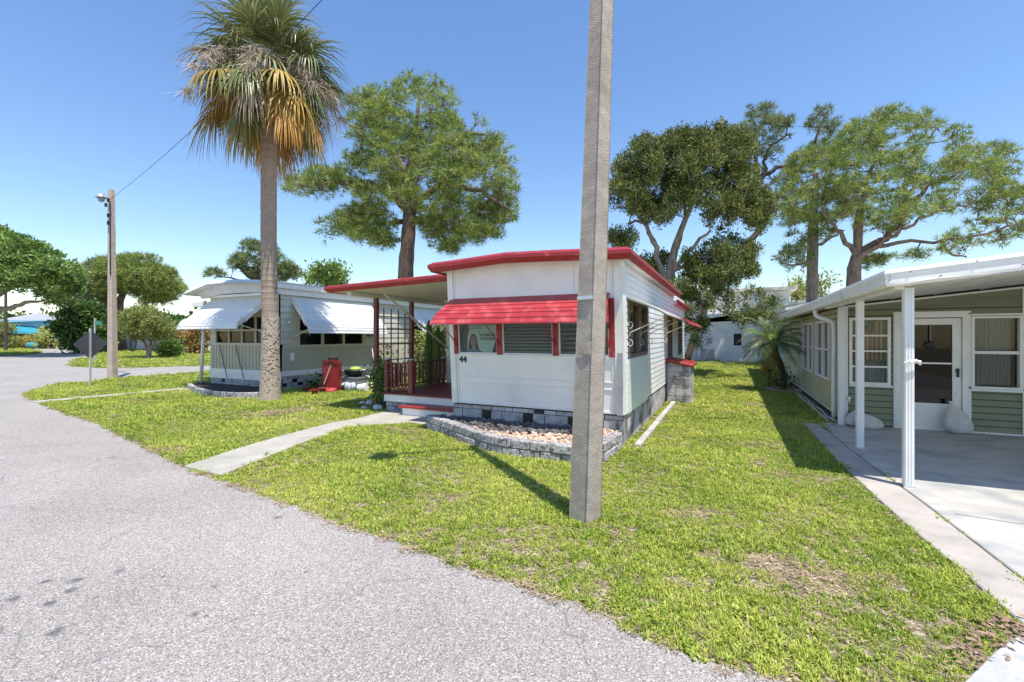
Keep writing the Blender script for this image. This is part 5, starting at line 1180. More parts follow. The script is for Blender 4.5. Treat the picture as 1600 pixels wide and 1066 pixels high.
# dark tree right of the near pole
b0 = at(1043, 525, 19); b0.z = 0
tree('podocarpus_tree', 'dark dense tree with pale forked trunks right of the tall concrete light pole', 'tree', b0,
     [(1043, 590, 19, .3), (1043, 470, 19, .22), (1047, 430, 19, .20), (1052, 400, 19, .17), (1060, 370, 19, .12), (1085, 310, 19, .08)],
     [[(1043, 440, 19, .14), (1028, 410, 19, .12), (1022, 380, 19, .09), (1000, 330, 19, .05)], [(1046, 430, 19, .12), (1075, 392, 18.6, .09), (1110, 360, 18.4, .05)], [(1048, 425, 19, .10), (1090, 405, 18.5, .07), (1130, 400, 18, .04)],
      [(1028, 400, 19, .10), (1010, 352, 19, .07), (982, 350, 18.5, .04)], [(1045, 460, 19, .10), (1090, 470, 18, .07), (1130, 482, 17.5, .04)], [(1052, 400, 19, .12), (1070, 340, 19.5, .08), (1076, 250, 19.5, .04)]],
     [([(952, 300), (965, 255), (990, 235), (990, 215), (1045, 212), (1080, 205), (1125, 195), (1160, 205), (1180, 235), (1182, 290), (1205, 305), (1210, 345), (1190, 360), (1165, 350), (1150, 340), (1130, 375), (1090, 330), (1060, 330), (1040, 352), (1010, 345), (985, 330), (955, 325)], 19, 2.3, 260, (.2, .44), [(1062, 292, 8), (1120, 305, 7), (1015, 300, 6), (1100, 330, 6)]),
      ([(950, 360), (988, 355), (1000, 388), (958, 390)], 18.6, .5, 10, (.2, .35), []),
      ([(1070, 400), (1130, 370), (1185, 385), (1180, 410), (1190, 450), (1175, 440), (1120, 450), (1090, 440), (1062, 455), (1068, 430)], 18.5, 1.5, 80, (.16, .34), []),
      ([(990, 400), (1040, 400), (1040, 450), (1010, 430)], 19.5, .8, 10, (.3, .45), []),
      ([(1050, 440), (1120, 440), (1180, 445), (1215, 472), (1205, 503), (1160, 510), (1138, 492), (1115, 480), (1102, 505), (1092, 548), (1066, 530), (1056, 480)], 18, 1.2, 60, (.14, .30), [])],
     dict(per=150, cr_=.15, nb=26, L=.13, W=.045, flat_=.8, up=.8, quads=True, tall=1.9), 'bark_grey', 'dark_leaf')
# tall thin pine with twisting top behind it
b0 = at(1070, 525, 26); b0.z = 0
tree('pine_tree', 'thin topped pine with twisting bare branches behind the dark dense tree', 'pine tree', b0,
     [(1080, 580, 26, .2), (1120, 440, 26, .17), (1196, 345, 26, .17), (1185, 295, 26, .18), (1195, 270, 26, .14)],
     [[(1186, 296, 26, .16), (1180, 240, 26, .10), (1178, 190, 26, .05)], [(1190, 275, 26, .14), (1215, 262, 26, .11), (1250, 245, 26, .05)], [(1200, 330, 26, .14), (1230, 290, 26, .12), (1265, 240, 26, .09), (1282, 200, 26, .06), (1290, 175, 26, .03)],
      [(1195, 270, 26, .1), (1205, 230, 26, .08), (1235, 210, 26, .04)]],
     [([(1145, 210), (1160, 170), (1195, 162), (1236, 186), (1236, 240), (1180, 250)], 26, 1.6, 55, (.25, .5), [(1200, 225, 6)]), ([(1170, 240), (1245, 245), (1255, 300), (1215, 330), (1190, 290)], 26, 1.2, 20, (.2, .4), []), ([(1258, 190), (1275, 168), (1300, 165), (1312, 190), (1300, 215), (1268, 215)], 26, 1, 24, (.2, .4), [])],
     dict(PN, per=66), 'bark_dark', 'pine_blue')
# pine with visible trunk above the olive roof
b0 = at(1269, 525, 25); b0.z = 0
tree('pine_tree', 'slim pine with a straight grey trunk just left of the big spreading pine', 'pine tree', b0,
     [(1268, 580, 25, .33), (1269, 460, 25, .29), (1270, 380, 25, .26), (1272, 320, 25, .22), (1275, 270, 25, .14)],
     [[(1270, 385, 25, .10), (1300, 372, 24.5, .06), (1320, 360, 24, .03)], [(1269, 405, 25, .09), (1240, 415, 24.5, .06), (1205, 400, 24, .03)], [(1271, 350, 25, .12), (1240, 320, 25, .08), (1220, 300, 25, .04)], [(1272, 330, 25, .12), (1300, 300, 25, .08), (1315, 280, 25, .04)]],
     [([(1205, 300), (1222, 258), (1262, 228), (1300, 215), (1335, 232), (1340, 330), (1318, 368), (1280, 380), (1240, 375), (1215, 350), (1205, 340)], 25, 3, 130, (.3, .6), []), ([(1212, 395), (1262, 372), (1262, 420), (1240, 430), (1215, 415)], 24.5, .8, 15, (.3, .55), [])],
     dict(PN, per=66), 'bark_grey', 'pine_needles')
# big spreading pine
b0 = at(1335, 525, 21.5); b0.z = 0
tree('pine_tree', 'wide spreading pine with long low limbs reaching over the carport roof', 'pine tree', b0,
     [(1330, 580, 21.5, .34), (1334, 440, 21.5, .30), (1336, 412, 21.5, .26), (1340, 390, 21.5, .17), (1341, 355, 21.5, .2), (1345, 320, 21.5, .12)],
     [[(1336, 400, 21.5, .14), (1318, 370, 21.5, .10), (1300, 350, 21.5, .06), (1285, 320, 21.5, .06)], [(1338, 405, 21.5, .16), (1370, 385, 21, .12), (1405, 360, 20.5, .08), (1450, 335, 20, .05), (1510, 322, 20, .05)],
      [(1345, 395, 21.5, .2), (1385, 370, 21.3, .15), (1410, 340, 21, .12), (1418, 280, 21, .09), (1440, 240, 21, .04)], [(1375, 385, 21, .10), (1440, 378, 20.5, .07), (1520, 370, 20, .05), (1590, 350, 19.5, .04)],
      [(1400, 340, 21, .1), (1450, 290, 21, .08), (1500, 270, 21, .05), (1560, 250, 21, .03)], [(1341, 355, 21.5, .14), (1350, 300, 22, .1), (1370, 240, 22, .05)], [(1470, 376, 20.3, .07), (1490, 395, 20, .05), (1510, 402, 20, .03)]],
     [([(1312, 238), (1322, 198), (1358, 178), (1400, 168), (1442, 178), (1465, 195), (1502, 194), (1528, 224), (1584, 222), (1600, 258), (1585, 300), (1555, 335), (1505, 330), (1460, 335), (1430, 352), (1405, 372), (1360, 362), (1330, 358), (1300, 345), (1315, 290)], 21.3, 3.4, 215, (.26, .55), [(1400, 292, 15), (1390, 262, 9), (1440, 302, 11), (1460, 255, 9), (1520, 290, 10), (1345, 265, 9), (1372, 318, 10), (1485, 230, 7), (1415, 225, 6), (1555, 262, 7)]),
      ([(1400, 395), (1450, 385), (1500, 355), (1560, 330), (1600, 320), (1640, 340), (1640, 395), (1560, 385), (1480, 400), (1410, 408)], 20.2, 1.6, 52, (.18, .36), [(1460, 370, 10), (1530, 375, 10), (1500, 385, 7)]),
      ([(1540, 280), (1600, 290), (1640, 270), (1640, 320), (1560, 330)], 20.5, 1.2, 24, (.25, .45), []),
      ([(1342, 395), (1385, 400), (1400, 412), (1345, 420)], 22.5, .8, 10, (.3, .5), [])],
     dict(PN, per=66), 'bark_pine', 'pine_needles')
LF = dict(per=40, nb=10, L=.34, W=.17, flat_=.6, up=.3, shell=.3, quads=True)
# left group
b0 = at(-40, 525, 38); b0.z = 0
tree('shade_tree', 'broad bright green tree with a long bare low limb at the left edge', 'tree', b0, [(-40, 560, 38, .6), (-35, 500, 38, .5), (-25, 470, 38, .4), (0, 440, 38, .25)],
     [[(-35, 485, 38, .26), (10, 482, 37, .2), (38, 474, 37, .15), (68, 470, 37, .07)], [(-30, 475, 38, .3), (0, 458, 38, .22), (30, 440, 38, .14), (80, 420, 38, .06)], [(0, 440, 38, .2), (50, 400, 38, .1), (60, 380, 38, .05)]],
     [([(-60, 400), (-20, 355), (10, 362), (45, 375), (65, 385), (100, 402), (130, 425), (120, 450), (115, 470), (90, 488), (70, 470), (55, 452), (20, 450), (-60, 460)], 38, 4.5, 260, (.4, .9), [(25, 405, 6), (75, 430, 5)])],
     dict(per=26, cr_=.28, nb=16, L=.30, W=.13, flat_=.6, up=.3, quads=True), 'bark_grey', 'bright_leaf')
for (bx, Z_, tr, out_, n, lab, lf) in (
    (190, 50, [(190, 560, 50, .5), (186, 480, 50, .42), (192, 460, 50, .3), (200, 440, 50, .15)], [(150, 420), (165, 402), (200, 400), (232, 396), (262, 412), (280, 440), (288, 455), (262, 470), (225, 468), (190, 455), (160, 470), (150, 450)], 100, 'flat topped pine right of the far street light pole', 'pine_needles'),
    (163, 52, [(163, 560, 52, .45), (165, 480, 52, .38), (160, 450, 52, .2), (150, 430, 52, .1)], [(115, 452), (130, 425), (148, 402), (172, 402), (175, 440), (168, 478), (120, 480)], 50, 'narrow pine just left of the far street light pole', 'pine_blue'),
    (226, 56, [(226, 560, 56, .35), (227, 480, 56, .3), (228, 460, 56, .2), (230, 440, 56, .1)], [(215, 440), (250, 430), (286, 450), (270, 475), (225, 478)], 28, 'slender pine behind the small crape tree', 'pine_needles')):
    b0 = at(bx, 525, Z_); b0.z = 0
    tree('pine_tree', lab, 'pine tree', b0, tr, [[(tr[2][0], tr[2][1], Z_, .2), (tr[2][0]+28, tr[2][1]-22, Z_, .1)], [(tr[2][0], tr[2][1], Z_, .2), (tr[2][0]-22, tr[2][1]-26, Z_, .1)]], [(out_, Z_, 4, int(n*1.5), (.45, 1.0), [])], dict(PN, per=34, nb=14, L=.46, W=.06), 'bark_pine', lf)
b0 = at(395, 525, 42); b0.z = 0
tree('pine_tree', 'sparse pine crown above the pale green home roof behind the palm trunk', 'pine tree', b0, [(400, 560, 42, .4), (400, 450, 42, .25), (402, 415, 42, .12)], [[(400, 440, 42, .16), (375, 420, 42, .1), (365, 400, 42, .05)], [(400, 440, 42, .16), (425, 425, 42, .1), (445, 420, 42, .05)], [(400, 445, 42, .1), (360, 435, 42, .07), (335, 428, 42, .03)]],
     [([(355, 395), (385, 378), (420, 378), (440, 400), (468, 418), (472, 436), (420, 440), (380, 432), (358, 420)], 42, 2.5, 48, (.4, .8), [(385, 415, 6)]), ([(320, 425), (345, 420), (350, 432), (325, 436)], 42, .8, 7, (.3, .5), [])], dict(PN, per=60, nb=14, L=.42, W=.06), 'bark_dark', 'pine_blue')
b0 = at(510, 525, 34); b0.z = 0
tree('leafy_tree', 'small bright leafy treetop above the pale green home roof left of the porch', 'tree', b0, [(510, 560, 34, .15), (510, 440, 34, .08), (508, 420, 34, .05)], [], [([(478, 432), (500, 420), (525, 405), (545, 425), (545, 450), (480, 450)], 34, 1.2, 26, (.25, .5), [])], dict(LF, per=60, L=.3, W=.14), 'bark_dark', 'bright_leaf')
b0 = at(1245, 525, 33); b0.z = 0
tree('leafy_tree', 'airy light green treetop beyond the long white roof of the olive house', 'tree', b0, [(1245, 560, 33, .15), (1245, 470, 33, .08), (1245, 450, 33, .05)], [], [([(1218, 462), (1225, 438), (1250, 432), (1300, 432), (1308, 450), (1290, 470), (1220, 475)], 33, 1.2, 30, (.25, .45), [])], dict(LF, per=45, L=.26, W=.12), 'bark_dark', 'olive_leaf')
# small trees and hedges of the middle distance
b0 = gnd(232, 561)
tree('small_tree', 'small round olive green tree with forked trunk on the grass beyond the side street', 'small tree', b0, [(232, 561, b0.dot(FW), .2), (233, 545, 34, .15), (236, 530, 34, .1)], [[(232, 550, 34, .12), (245, 532, 34, .08), (255, 520, 34, .04)], [(232, 550, 34, .12), (222, 532, 34, .08), (215, 518, 34, .04)]],
     [([(184, 505), (195, 488), (215, 480), (240, 482), (262, 498), (272, 515), (262, 530), (235, 532), (205, 528), (188, 522)], 34, 1.8, 130, (.22, .42), [])], dict(per=150, nb=9, L=.15, W=.08, flat_=.8, up=.3, shell=.3, quads=True), 'bark_grey', 'olive_leaf')
def bush(name, label, cat, c, r, h, n, leaf, L=.12, W=.06, per=220, group=None, stem=True, m='bark_dark', bottom=.15):
    root = thing(name, label, cat, c, group); c = Vector(c); pd = []
    for _ in range(n):
        a = random.uniform(0, 6.283); q = math.sqrt(random.random()); z = random.random(); k = math.sqrt(max(.1, 1-abs(2*z-.9)**2.2))
        pd.append((c+Vector((math.cos(a)*q*r*k*.8, math.sin(a)*q*r*k*.8, h*(bottom+z*(.92-bottom)))), random.uniform(.25, .42)*r))
    mb = MB()
    for p, rr in pd[:max(4, n//2)]: mb.tube([c+Vector((random.uniform(-.05, .05)*r, random.uniform(-.05, .05)*r, 0)), c.lerp(p, .5)+Vector((0, 0, .05)), p], [.03*r+.008, .02*r, .006], 5)
    part('stems', mb, m, root)
    V, k = tufts(pd, per/(r*r*.12+.02)*.12, 5, L, W, .85, .3, True, shell=.25); np_part('leaves', V, k, leaf, root); return root
c = at(132, 552, 44); c.z = 0
bush('round_hedge_tree', 'dense dark green round bushy tree at the street corner', 'bushy tree', c, 2.2, 4.6, 44, 'hedge_leaf', .3, .17, 700)
for i, (px, Z, r, h, lf, lab) in enumerate(((80, 60, 3.2, 2.6, 'yellow_leaf', 'yellow green bushes in front of the blue wall'), (110, 58, 1.6, 2.0, 'yellow_leaf', 'yellow palm like bush left of the dark round tree'), (30, 62, 1.6, 1.3, 'rust_leaf', 'orange leafed plant in the open bay of the blue building'), (15, 60, 1.4, 1.1, 'bright_leaf', 'low green plant left in front of the open bay'), (5, 56, 1.5, 3.2, 'olive_leaf', 'yellow green shrub at the far left edge'), (42, 61, 1.2, 1.0, 'rust_leaf', 'small russet plant between the teal boat and the open bay'), (72, 61, 1.3, 1.0, 'olive_leaf', 'low pale shrub between the teal boat and the stall'),
    (158, 47, .9, 1.6, 'yellow_leaf', 'small yellow shrub behind the diamond road sign'), (278, 44, 0.8, 2.2, 'rust_leaf', 'rusty leaved bush left of the white awning'), (308, 42, 1.3, 2.8, 'rust_leaf', 'rusty brown tree foliage under the white canopy'), (268, 36, .8, 1.2, 'bright_leaf', 'bright green low plant in front of the far white home'), (172, 48, 1.2, 2.8, 'bright_leaf', 'green shrub right behind the far light pole'))):
    c = at(px, 552, Z); c.z = 0; bush('shrub', lab, 'shrub', c, r, h, 16, lf, .26, .13, 260, 'shrubs in the distance')
# hedge line closing the horizon far beyond the homes
hz = []
for i in range(150):
    x = -260+i*3.6; a = at(0, 0, 1)
    p = FW*random.uniform(110, 130)+RT*(-150+i*2.2); p.z = random.uniform(1.0, 4.2); hz.append((p, random.uniform(2.2, 3.6)))
V, k = tufts(hz, 14, 6, 1.3, .8, .8, .3, True, shell=.3); o = np_part('distant_woodland', V, k, 'hedge_leaf', None, loc=(0, 0, 0)); tag(o, 'low line of distant green woodland on the horizon', 'woodland', kind='stuff')

# ------------------------------------------------------------------ cabbage palm
pb = gnd(422, 626); PZ = pb.dot(FW)
palm = thing('palm_tree', 'tall cabbage palm with drooping orange lower fronds in the front lawn', 'palm tree', pb)
rings = []; rad = []; N = 150; top = at(420, 150, PZ); mid = at(420, 400, PZ)
mb = MB(); path = smooth_path([pb-Vector((0, 0, .05)), pb.lerp(mid, .5)+RT*.02, mid, mid.lerp(top, .5), top], 36)
for i, p in enumerate(path):
    t = i/(len(path)-1); r = .19+.062*math.exp(-max(0, p.z)/.8); r += .006*(1 if i % 3 == 0 else 0)+random.uniform(-.003, .003)
    if t < .18: r += random.uniform(-.012, .012)
    if t > .82: r += .03*(t-.82)/.18
    rad.append(r)
part('trunk', mb.tube(path, rad, 24), 'palm_bark', palm, smooth=False)
# rough bark of the base, pale lichen: scales standing off the trunk
sc2 = MB()
for k in range(2400):
    h = random.random()**1.7*2.2; a = random.uniform(0, 6.283); r = .193+.062*math.exp(-h/.8) if h < 9 else 0
    c = pb+RT*(.02*h/3)+Vector((math.cos(a)*r, math.sin(a)*r, h)); t_ = Vector((-math.sin(a), math.cos(a), 0)); n_ = Vector((math.cos(a), math.sin(a), 0)); s = random.uniform(.012, .03); hh = random.uniform(.012, .03)
    sc2.hexa([tuple(c+t_*x*s+n_*(o_)+Vector((0, 0, z*hh))) for z, o_ in ((-1, 0), (1, 0)) for x, o_ in ((-1, -.02), (1, -.02), (1, .012), (-1, .012))])
part('base_bark', sc2, 'palm_boot', palm)
cr = Vector((top.x, top.y, 8.42)); nfr = 0
def frond(az, el, pet, bl, m, droop, nseg=40, spread=150, w_=.038, cost=.35, fold=.25):
    "a costapalmate fan: petiole, then segments that fan out from the hastula and droop at their tips"
    d = Vector((math.cos(az)*math.cos(el), math.sin(az)*math.cos(el), math.sin(el))); side = Vector((-math.sin(az), math.cos(az), 0)); nrm = side.cross(d)*-1
    if nrm.z < 0 and el < 1.3: nrm = -nrm
    P0 = cr+d*.12; sag = Vector((0, 0, -.28*pet*math.cos(el)))
    Hs = P0+d*pet+sag; dd = ((Hs-P0)+sag*1.2).normalized(); nn = side.cross(dd); nn = nn if nn.z > 0 else -nn
    mb = MB(); mb.tube([P0, P0+d*pet*.5+sag*.25, Hs, Hs+dd*cost*.7+Vector((0, 0, -.08))], [.022, .016, .012, .005], 5)
    for i in range(nseg):
        f = (i+.5)/nseg*2-1; ang = R(spread)*f/1.0*.5*1.35; base = Hs+dd*cost*(1-abs(f))*.8
        L = bl*(1-.35*abs(f)**2)*random.uniform(.85, 1.08)
        v = (dd*math.cos(ang)+side*math.sin(ang)+nn*(-fold*abs(f)+.1)).normalized(); s = v.cross(nn).normalized()
        dr = droop*random.uniform(.6, 1.4); p = base; dirn = v.copy(); pts = [p]; st_ = L/4
        for q in range(4):
            dirn = (dirn+Vector((random.uniform(-.06, .06), random.uniform(-.06, .06), -dr*(.12+.22*q)))).normalized(); p = p+dirn*st_; pts.append(p)
        ws = [w_*.6, w_, w_*.8, w_*.45, .003]; vs = []
        for q, (pt_, ww) in enumerate(zip(pts, ws)): vs += [tuple(pt_-s*ww/2), tuple(pt_+s*ww/2)]
        mb.add(vs, [(2*q, 2*q+1, 2*q+3, 2*q+2) for q in range(4)])
    return part('frond', mb, m, palm)
ga = 2.399
NF = 92
for i in range(NF): # an even spiral of fans from the spear leaves down to the hanging skirt
    t = i/(NF-1); el = 84-143*t**1.05+random.uniform(-13, 13)
    pet = random.uniform(.62, 1.35)*(1-.2*max(0, t-.6)); bl = random.uniform(1.05, 1.4); dr = .45+1.25*t+random.uniform(-.2, .3)
    q = random.random(); m_ = 'palm_green'
    if t > .45: m_ = 'palm_green' if q < .55 else ('palm_yellow' if q < .82 else 'palm_grey')
    if t > .72: m_ = 'palm_green' if q < .40 else ('palm_orange' if q < .75 else ('palm_yellow' if q < .9 else 'palm_grey'))
    frond(i*ga+random.uniform(-.2, .2), R(el), pet, bl, m_, dr, nseg=38, w_=.042)
for i in range(9): # dry flower stalks: arching branched sprays
    az = i*.75+.2; d = Vector((math.cos(az), math.sin(az), 0)); mb = MB(); pts = [cr+d*(.1+t*1.7)+Vector((0, 0, .5*math.sin(t*2.4)-t*t*1.0+.1)) for t in [k/8 for k in range(9)]]
    mb.tube(pts, [.014-.0012*k for k in range(9)], 5)
    for k in range(2, 9):
        for j in range(60):
            q = pts[k]+Vector((random.gauss(0, .05), random.gauss(0, .05), 0)); e = Vector((random.gauss(0, .2), random.gauss(0, .2), -random.uniform(.08, .42))); sd_2 = e.cross(Vector((random.gauss(0, 1), random.gauss(0, 1), .2))).normalized()*.006
            mb.add([tuple(q-sd_2), tuple(q+sd_2), tuple(q+e+sd_2*.5), tuple(q+e-sd_2*.5)], [(0, 1, 2, 3)])
    part('flower_stalk', mb, 'palm_grey', palm)
# stiff old leaf bases under the crown
mb = MB()
for k in range(40):
    a = k*ga; z = -.1-.9*k/40; p = cr+Vector((math.cos(a)*.2, math.sin(a)*.2, z-.2)); mb.bar(p, p+Vector((math.cos(a)*.16, math.sin(a)*.16, .25)), .06, .025)
part('leaf_bases', mb, 'palm_boot', palm)

# ------------------------------------------------------------------ small date palm by the olive house
c = gnd(1224, 611); Zp = c.dot(FW)
dp = thing('date_palm', 'small date palm with arching feathery fronds beside the olive side wall', 'palm', c)
pts = smooth_path([c, at(1224, 590, Zp), at(1220, 572, Zp-.05), at(1212, 555, Zp-.1), at(1208, 538, Zp-.1)], 6)
part('trunk', MB().tube(pts, [.072-.0*i+(.012 if i % 2 else 0)+(.04*i/len(pts)) for i in range(len(pts))], 10), 'bark_dark', dp)
ct = pts[-1]
def pinnate(az, el, L, m, par, c0, nl=34, ll=.24, droop=1.0, w_=.015):
    d = Vector((math.cos(az)*math.cos(el), math.sin(az)*math.cos(el), math.sin(el))); p = Vector(c0); P = [p]
    for k in range(12): d = (d+Vector((0, 0, -.11*droop*(k+1)/6))).normalized(); p = p+d*L/12; P.append(p)
    mb = MB(); mb.tube(P, [.012-.0008*k for k in range(13)], 4)
    for k in range(nl):
        t = .12+.88*k/nl; f = t*12; i = min(11, int(f)); q = P[i].lerp(P[i+1], f-i); dr = (P[i+1]-P[i]).normalized(); sd_3 = dr.cross(Vector((0, 0, 1))).normalized()
        for s_ in (-1, 1):
            v = (sd_3*s_*.8+dr*.7+Vector((0, 0, random.uniform(-.25, .1)))).normalized(); l_ = ll*math.sin(math.pi*min(.97, .15+t*.85))*1.1+.04; e1 = q+v*l_*.5; e2 = q+v*l_+Vector((0, 0, -.35*l_)); a_ = dr*w_/2
            mb.add([tuple(q-a_), tuple(q+a_), tuple(e1+a_), tuple(e2), tuple(e1-a_)], [(0, 1, 2, 4), (4, 2, 3)])
    return part('frond', mb, m, par)
for i in range(34): pinnate(i*ga, R(78-i*2.6), random.uniform(.95, 1.25), ('bright_leaf' if i % 3 == 0 else 'palm_green') if i < 22 else 'hedge_leaf', dp, ct, droop=1.1)
for i in range(5): pinnate(2.6+i*.5, R(-35-6*i), .75, 'palm_yellow', dp, ct, droop=1.6)
ring_ = MB(); 
for k in range(14):
    a = 2*math.pi*k/14; q = c+Vector((.42*math.cos(a), .42*math.sin(a), .03)); ring_.ell(q, (.10, .09, .05), 7, 5, .1)
o = part('edging_ring', ring_, 'strip', loc=c); tag(o, 'ring of flat tan stones around the small date palm base', 'stone ring')
for i, (px, py, r, h) in enumerate(((1236, 607, .3, .4), (1213, 603, .2, .3))):
    q = gnd(px, py); bush('low_plant', ['dark low plant between the date palm and olive wall', 'low green plant left behind the date palm trunk'][i], 'plant', q, r, h, 8, 'hedge_leaf', .10, .04, 60)
o = thing('plant_hanger', 'thin dark wire stand with a rusty hanging plant left of the date palm', 'plant stand', gnd(1202, 607)); q = gnd(1202, 607)
part('stake', MB().tube([q, q+Vector((0, 0, 1.1)), q+Vector((-.18, 0, 1.5))], .012, 5), 'black', o); V, k = tufts([(q+Vector((0, 0, .62)), .14)], 3000, 4, .09, .05, 1, .0, True); np_part('leaves', V, k, 'rust_leaf', o)

# ------------------------------------------------------------------ plants around the porch
c = Vector((-7.33, 8.15, 0)); bush('shrub', 'dark glossy climbing shrub at the foot of the red porch post', 'shrub', c, .27, 1.15, 22, 'hedge_leaf', .09, .06, 210)
c = Vector((-7.75, 8.9, 0)); bush('shrub', 'loose flowering shrub behind the red trellis', 'shrub', c, .45, 1.35, 16, 'olive_leaf', .10, .05, 90)
c = Vector((-8.6, 11.9, 0)); bush('shrub', 'yellow green bush behind the porch railing', 'shrub', c, .9, 2.0, 26, 'olive_leaf', .13, .07, 240)
c = Vector((-9.8, 15.5, 0)); bush('shrub', 'tall leafy green bush at the back between the two homes', 'shrub', c, 1.1, 2.6, 26, 'bright_leaf', .16, .08, 260)
cac = thing('cactus', 'cluster of tall green column cacti behind the red porch post', 'cactus', (-7.75, 10.6, 0))
for i, (x, y, h, r) in enumerate(((-7.75, 10.6, 2.15, .07), (-7.55, 10.75, 1.95, .07), (-7.95, 10.8, 1.7, .06), (-7.4, 10.5, 1.75, .06))):
    mb = MB(); n = 14; vs = []; H2 = 14
    for a in range(H2+1):
        z = h*a/H2; s = 1 if a < H2 else .25
        for k in range(n): rr = r*(1.15 if k % 2 else .8)*s*(1+.04*math.sin(a*1.7+i)); vs.append((x+rr*math.cos(2*math.pi*k/n), y+rr*math.sin(2*math.pi*k/n), z))
    fs = [(a*n+k, a*n+(k+1) % n, (a+1)*n+(k+1) % n, (a+1)*n+k) for a in range(H2) for k in range(n)]+[tuple(range(H2*n, H2*n+n))]
    part('column', mb.add(vs, fs), 'hedge_leaf', cac)
for i, (x, y, r) in enumerate(((-12.0, 10.4, .22), (-12.05, 11.2, .28))):
    bush('low_plant', ['dark low plant by the pale green home foundation near the palm', 'dark low plant by the pale green home foundation beside the red cart'][i], 'plant', (x, y, 0), r, .45, 8, 'hedge_leaf', .12, .05, 50)
# red ground bromeliads left of the cart
for i, (x, y) in enumerate(((-11.9, 9.9), (-11.75, 10.25))):
    mb = MB()
    for k in range(26):
        a = k*ga; L = random.uniform(.18, .28); e = .35+.6*(k/26); p = Vector((x, y, .03)); v = Vector((math.cos(a)*math.cos(e), math.sin(a)*math.cos(e), math.sin(e))); s = Vector((-math.sin(a), math.cos(a), 0))*.018
        mb.add([tuple(p-s), tuple(p+s), tuple(p+v*L*.6+s), tuple(p+v*L+Vector((0, 0, -.05))), tuple(p+v*L*.6-s)], [(0, 1, 2, 4), (4, 2, 3)])
    o = part('bromeliad', mb, 'rail_red', loc=(x, y, 0)); tag(o, ['red leafed bromeliad just right of the palm trunk', 'second red leafed bromeliad nearer the red cart'][i], 'plant')

# ------------------------------------------------------------------ grass
def grassmat():
    m = bpy.data.materials.new('grass_blades'); m.use_nodes = True; t = m.node_tree; L = t.links.new
    b = t.nodes['Principled BSDF']; b.inputs['Roughness'].default_value = .5; b.inputs['Specular IOR Level'].default_value = .3
    g = nd(t, 'ShaderNodeNewGeometry'); oi = nd(t, 'ShaderNodeObjectInfo')
    n = nd(t, 'ShaderNodeTexNoise'); n.inputs['Scale'].default_value = .55; n.inputs['Detail'].default_value = 5; n.inputs['Roughness'].default_value = .7; L(g.outputs['Position'], n.inputs['Vector'])
    s = nd(t, 'ShaderNodeMapRange'); s.inputs[1].default_value = .3; s.inputs[2].default_value = .7; s.inputs[4].default_value = .42; L(n.outputs[0], s.inputs[0])
    a = nd(t, 'ShaderNodeMath', operation='MULTIPLY_ADD'); L(g.outputs['Random Per Island'], a.inputs[0]); a.inputs[1].default_value = .42; L(s.outputs[0], a.inputs[2])
    a2 = nd(t, 'ShaderNodeMath', operation='MULTIPLY_ADD'); L(oi.outputs['Random'], a2.inputs[0]); a2.inputs[1].default_value = .16; L(a.outputs[0], a2.inputs[2])
    r = nd(t, 'ShaderNodeValToRGB'); e = r.color_ramp.elements; st = [(0, (.06, .12, .018)), (.25, (.15, .25, .03)), (.5, (.36, .445, .06)), (.76, (.60, .61, .14)), (.93, (.70, .62, .28)), (1, (.74, .64, .42))]
    while len(e) < len(st): e.new(.5)
    for i, (p, c_) in enumerate(st): e[i].position = p; e[i].color = (*c_, 1)
    L(a2.outputs[0], r.inputs[0]); L(r.outputs[0], b.inputs['Base Color'])
    tr = nd(t, 'ShaderNodeBsdfTranslucent'); L(r.outputs[0], tr.inputs[0]); ms = nd(t, 'ShaderNodeMixShader'); ms.inputs[0].default_value = .3
    L(b.outputs[0], ms.inputs[1]); L(tr.outputs[0], ms.inputs[2]); L(ms.outputs[0], t.nodes['Material Output'].inputs[0]); return m
M['grass'] = grassmat()
tuf = bpy.data.collections.new('grass_tufts')
for v in range(7):
    n = 34; broad = v >= 4; vs = []; fs = []
    for k in range(n):
        a = random.uniform(0, 6.283); q = .085*math.sqrt(random.random()); x, y = q*math.cos(a), q*math.sin(a); b_a = random.uniform(0, 6.283); L = random.uniform(.035, .08)*(.8 if broad else 1); w_ = random.uniform(.006, .011)*(1.8 if broad else 1)
        lean = random.uniform(.3, 1.25); dx, dy = math.cos(b_a), math.sin(b_a); sx, sy = -dy*w_/2, dx*w_/2
        p1 = (x+dx*L*.45*math.sin(lean*.6), y+dy*L*.45*math.sin(lean*.6), L*.45*math.cos(lean*.6)); p2 = (p1[0]+dx*L*.55*math.sin(lean*1.25), p1[1]+dy*L*.55*math.sin(lean*1.25), max(.004, p1[2]+L*.55*math.cos(lean*1.25)))
        i0 = len(vs); vs += [(x-sx*.7, y-sy*.7, -.01), (x+sx*.7, y+sy*.7, -.01), (p1[0]+sx, p1[1]+sy, p1[2]), (p1[0]-sx, p1[1]-sy, p1[2]), p2]; fs += [(i0, i0+1, i0+2, i0+3), (i0+3, i0+2, i0+4)]
    me = bpy.data.meshes.new('tuft'); me.from_pydata(vs, [], fs); me.materials.append(M['grass']); o = bpy.data.objects.new('tuft', me); tuf.objects.link(o)
def nz(x, y, s, k): return (np.sin(x*s+k)+np.sin(y*s*1.3+k*2.1)+np.sin((x+y)*s*.7+k*.7)+np.sin((x*.8-y*1.1)*s*1.7+k*3.3))/4
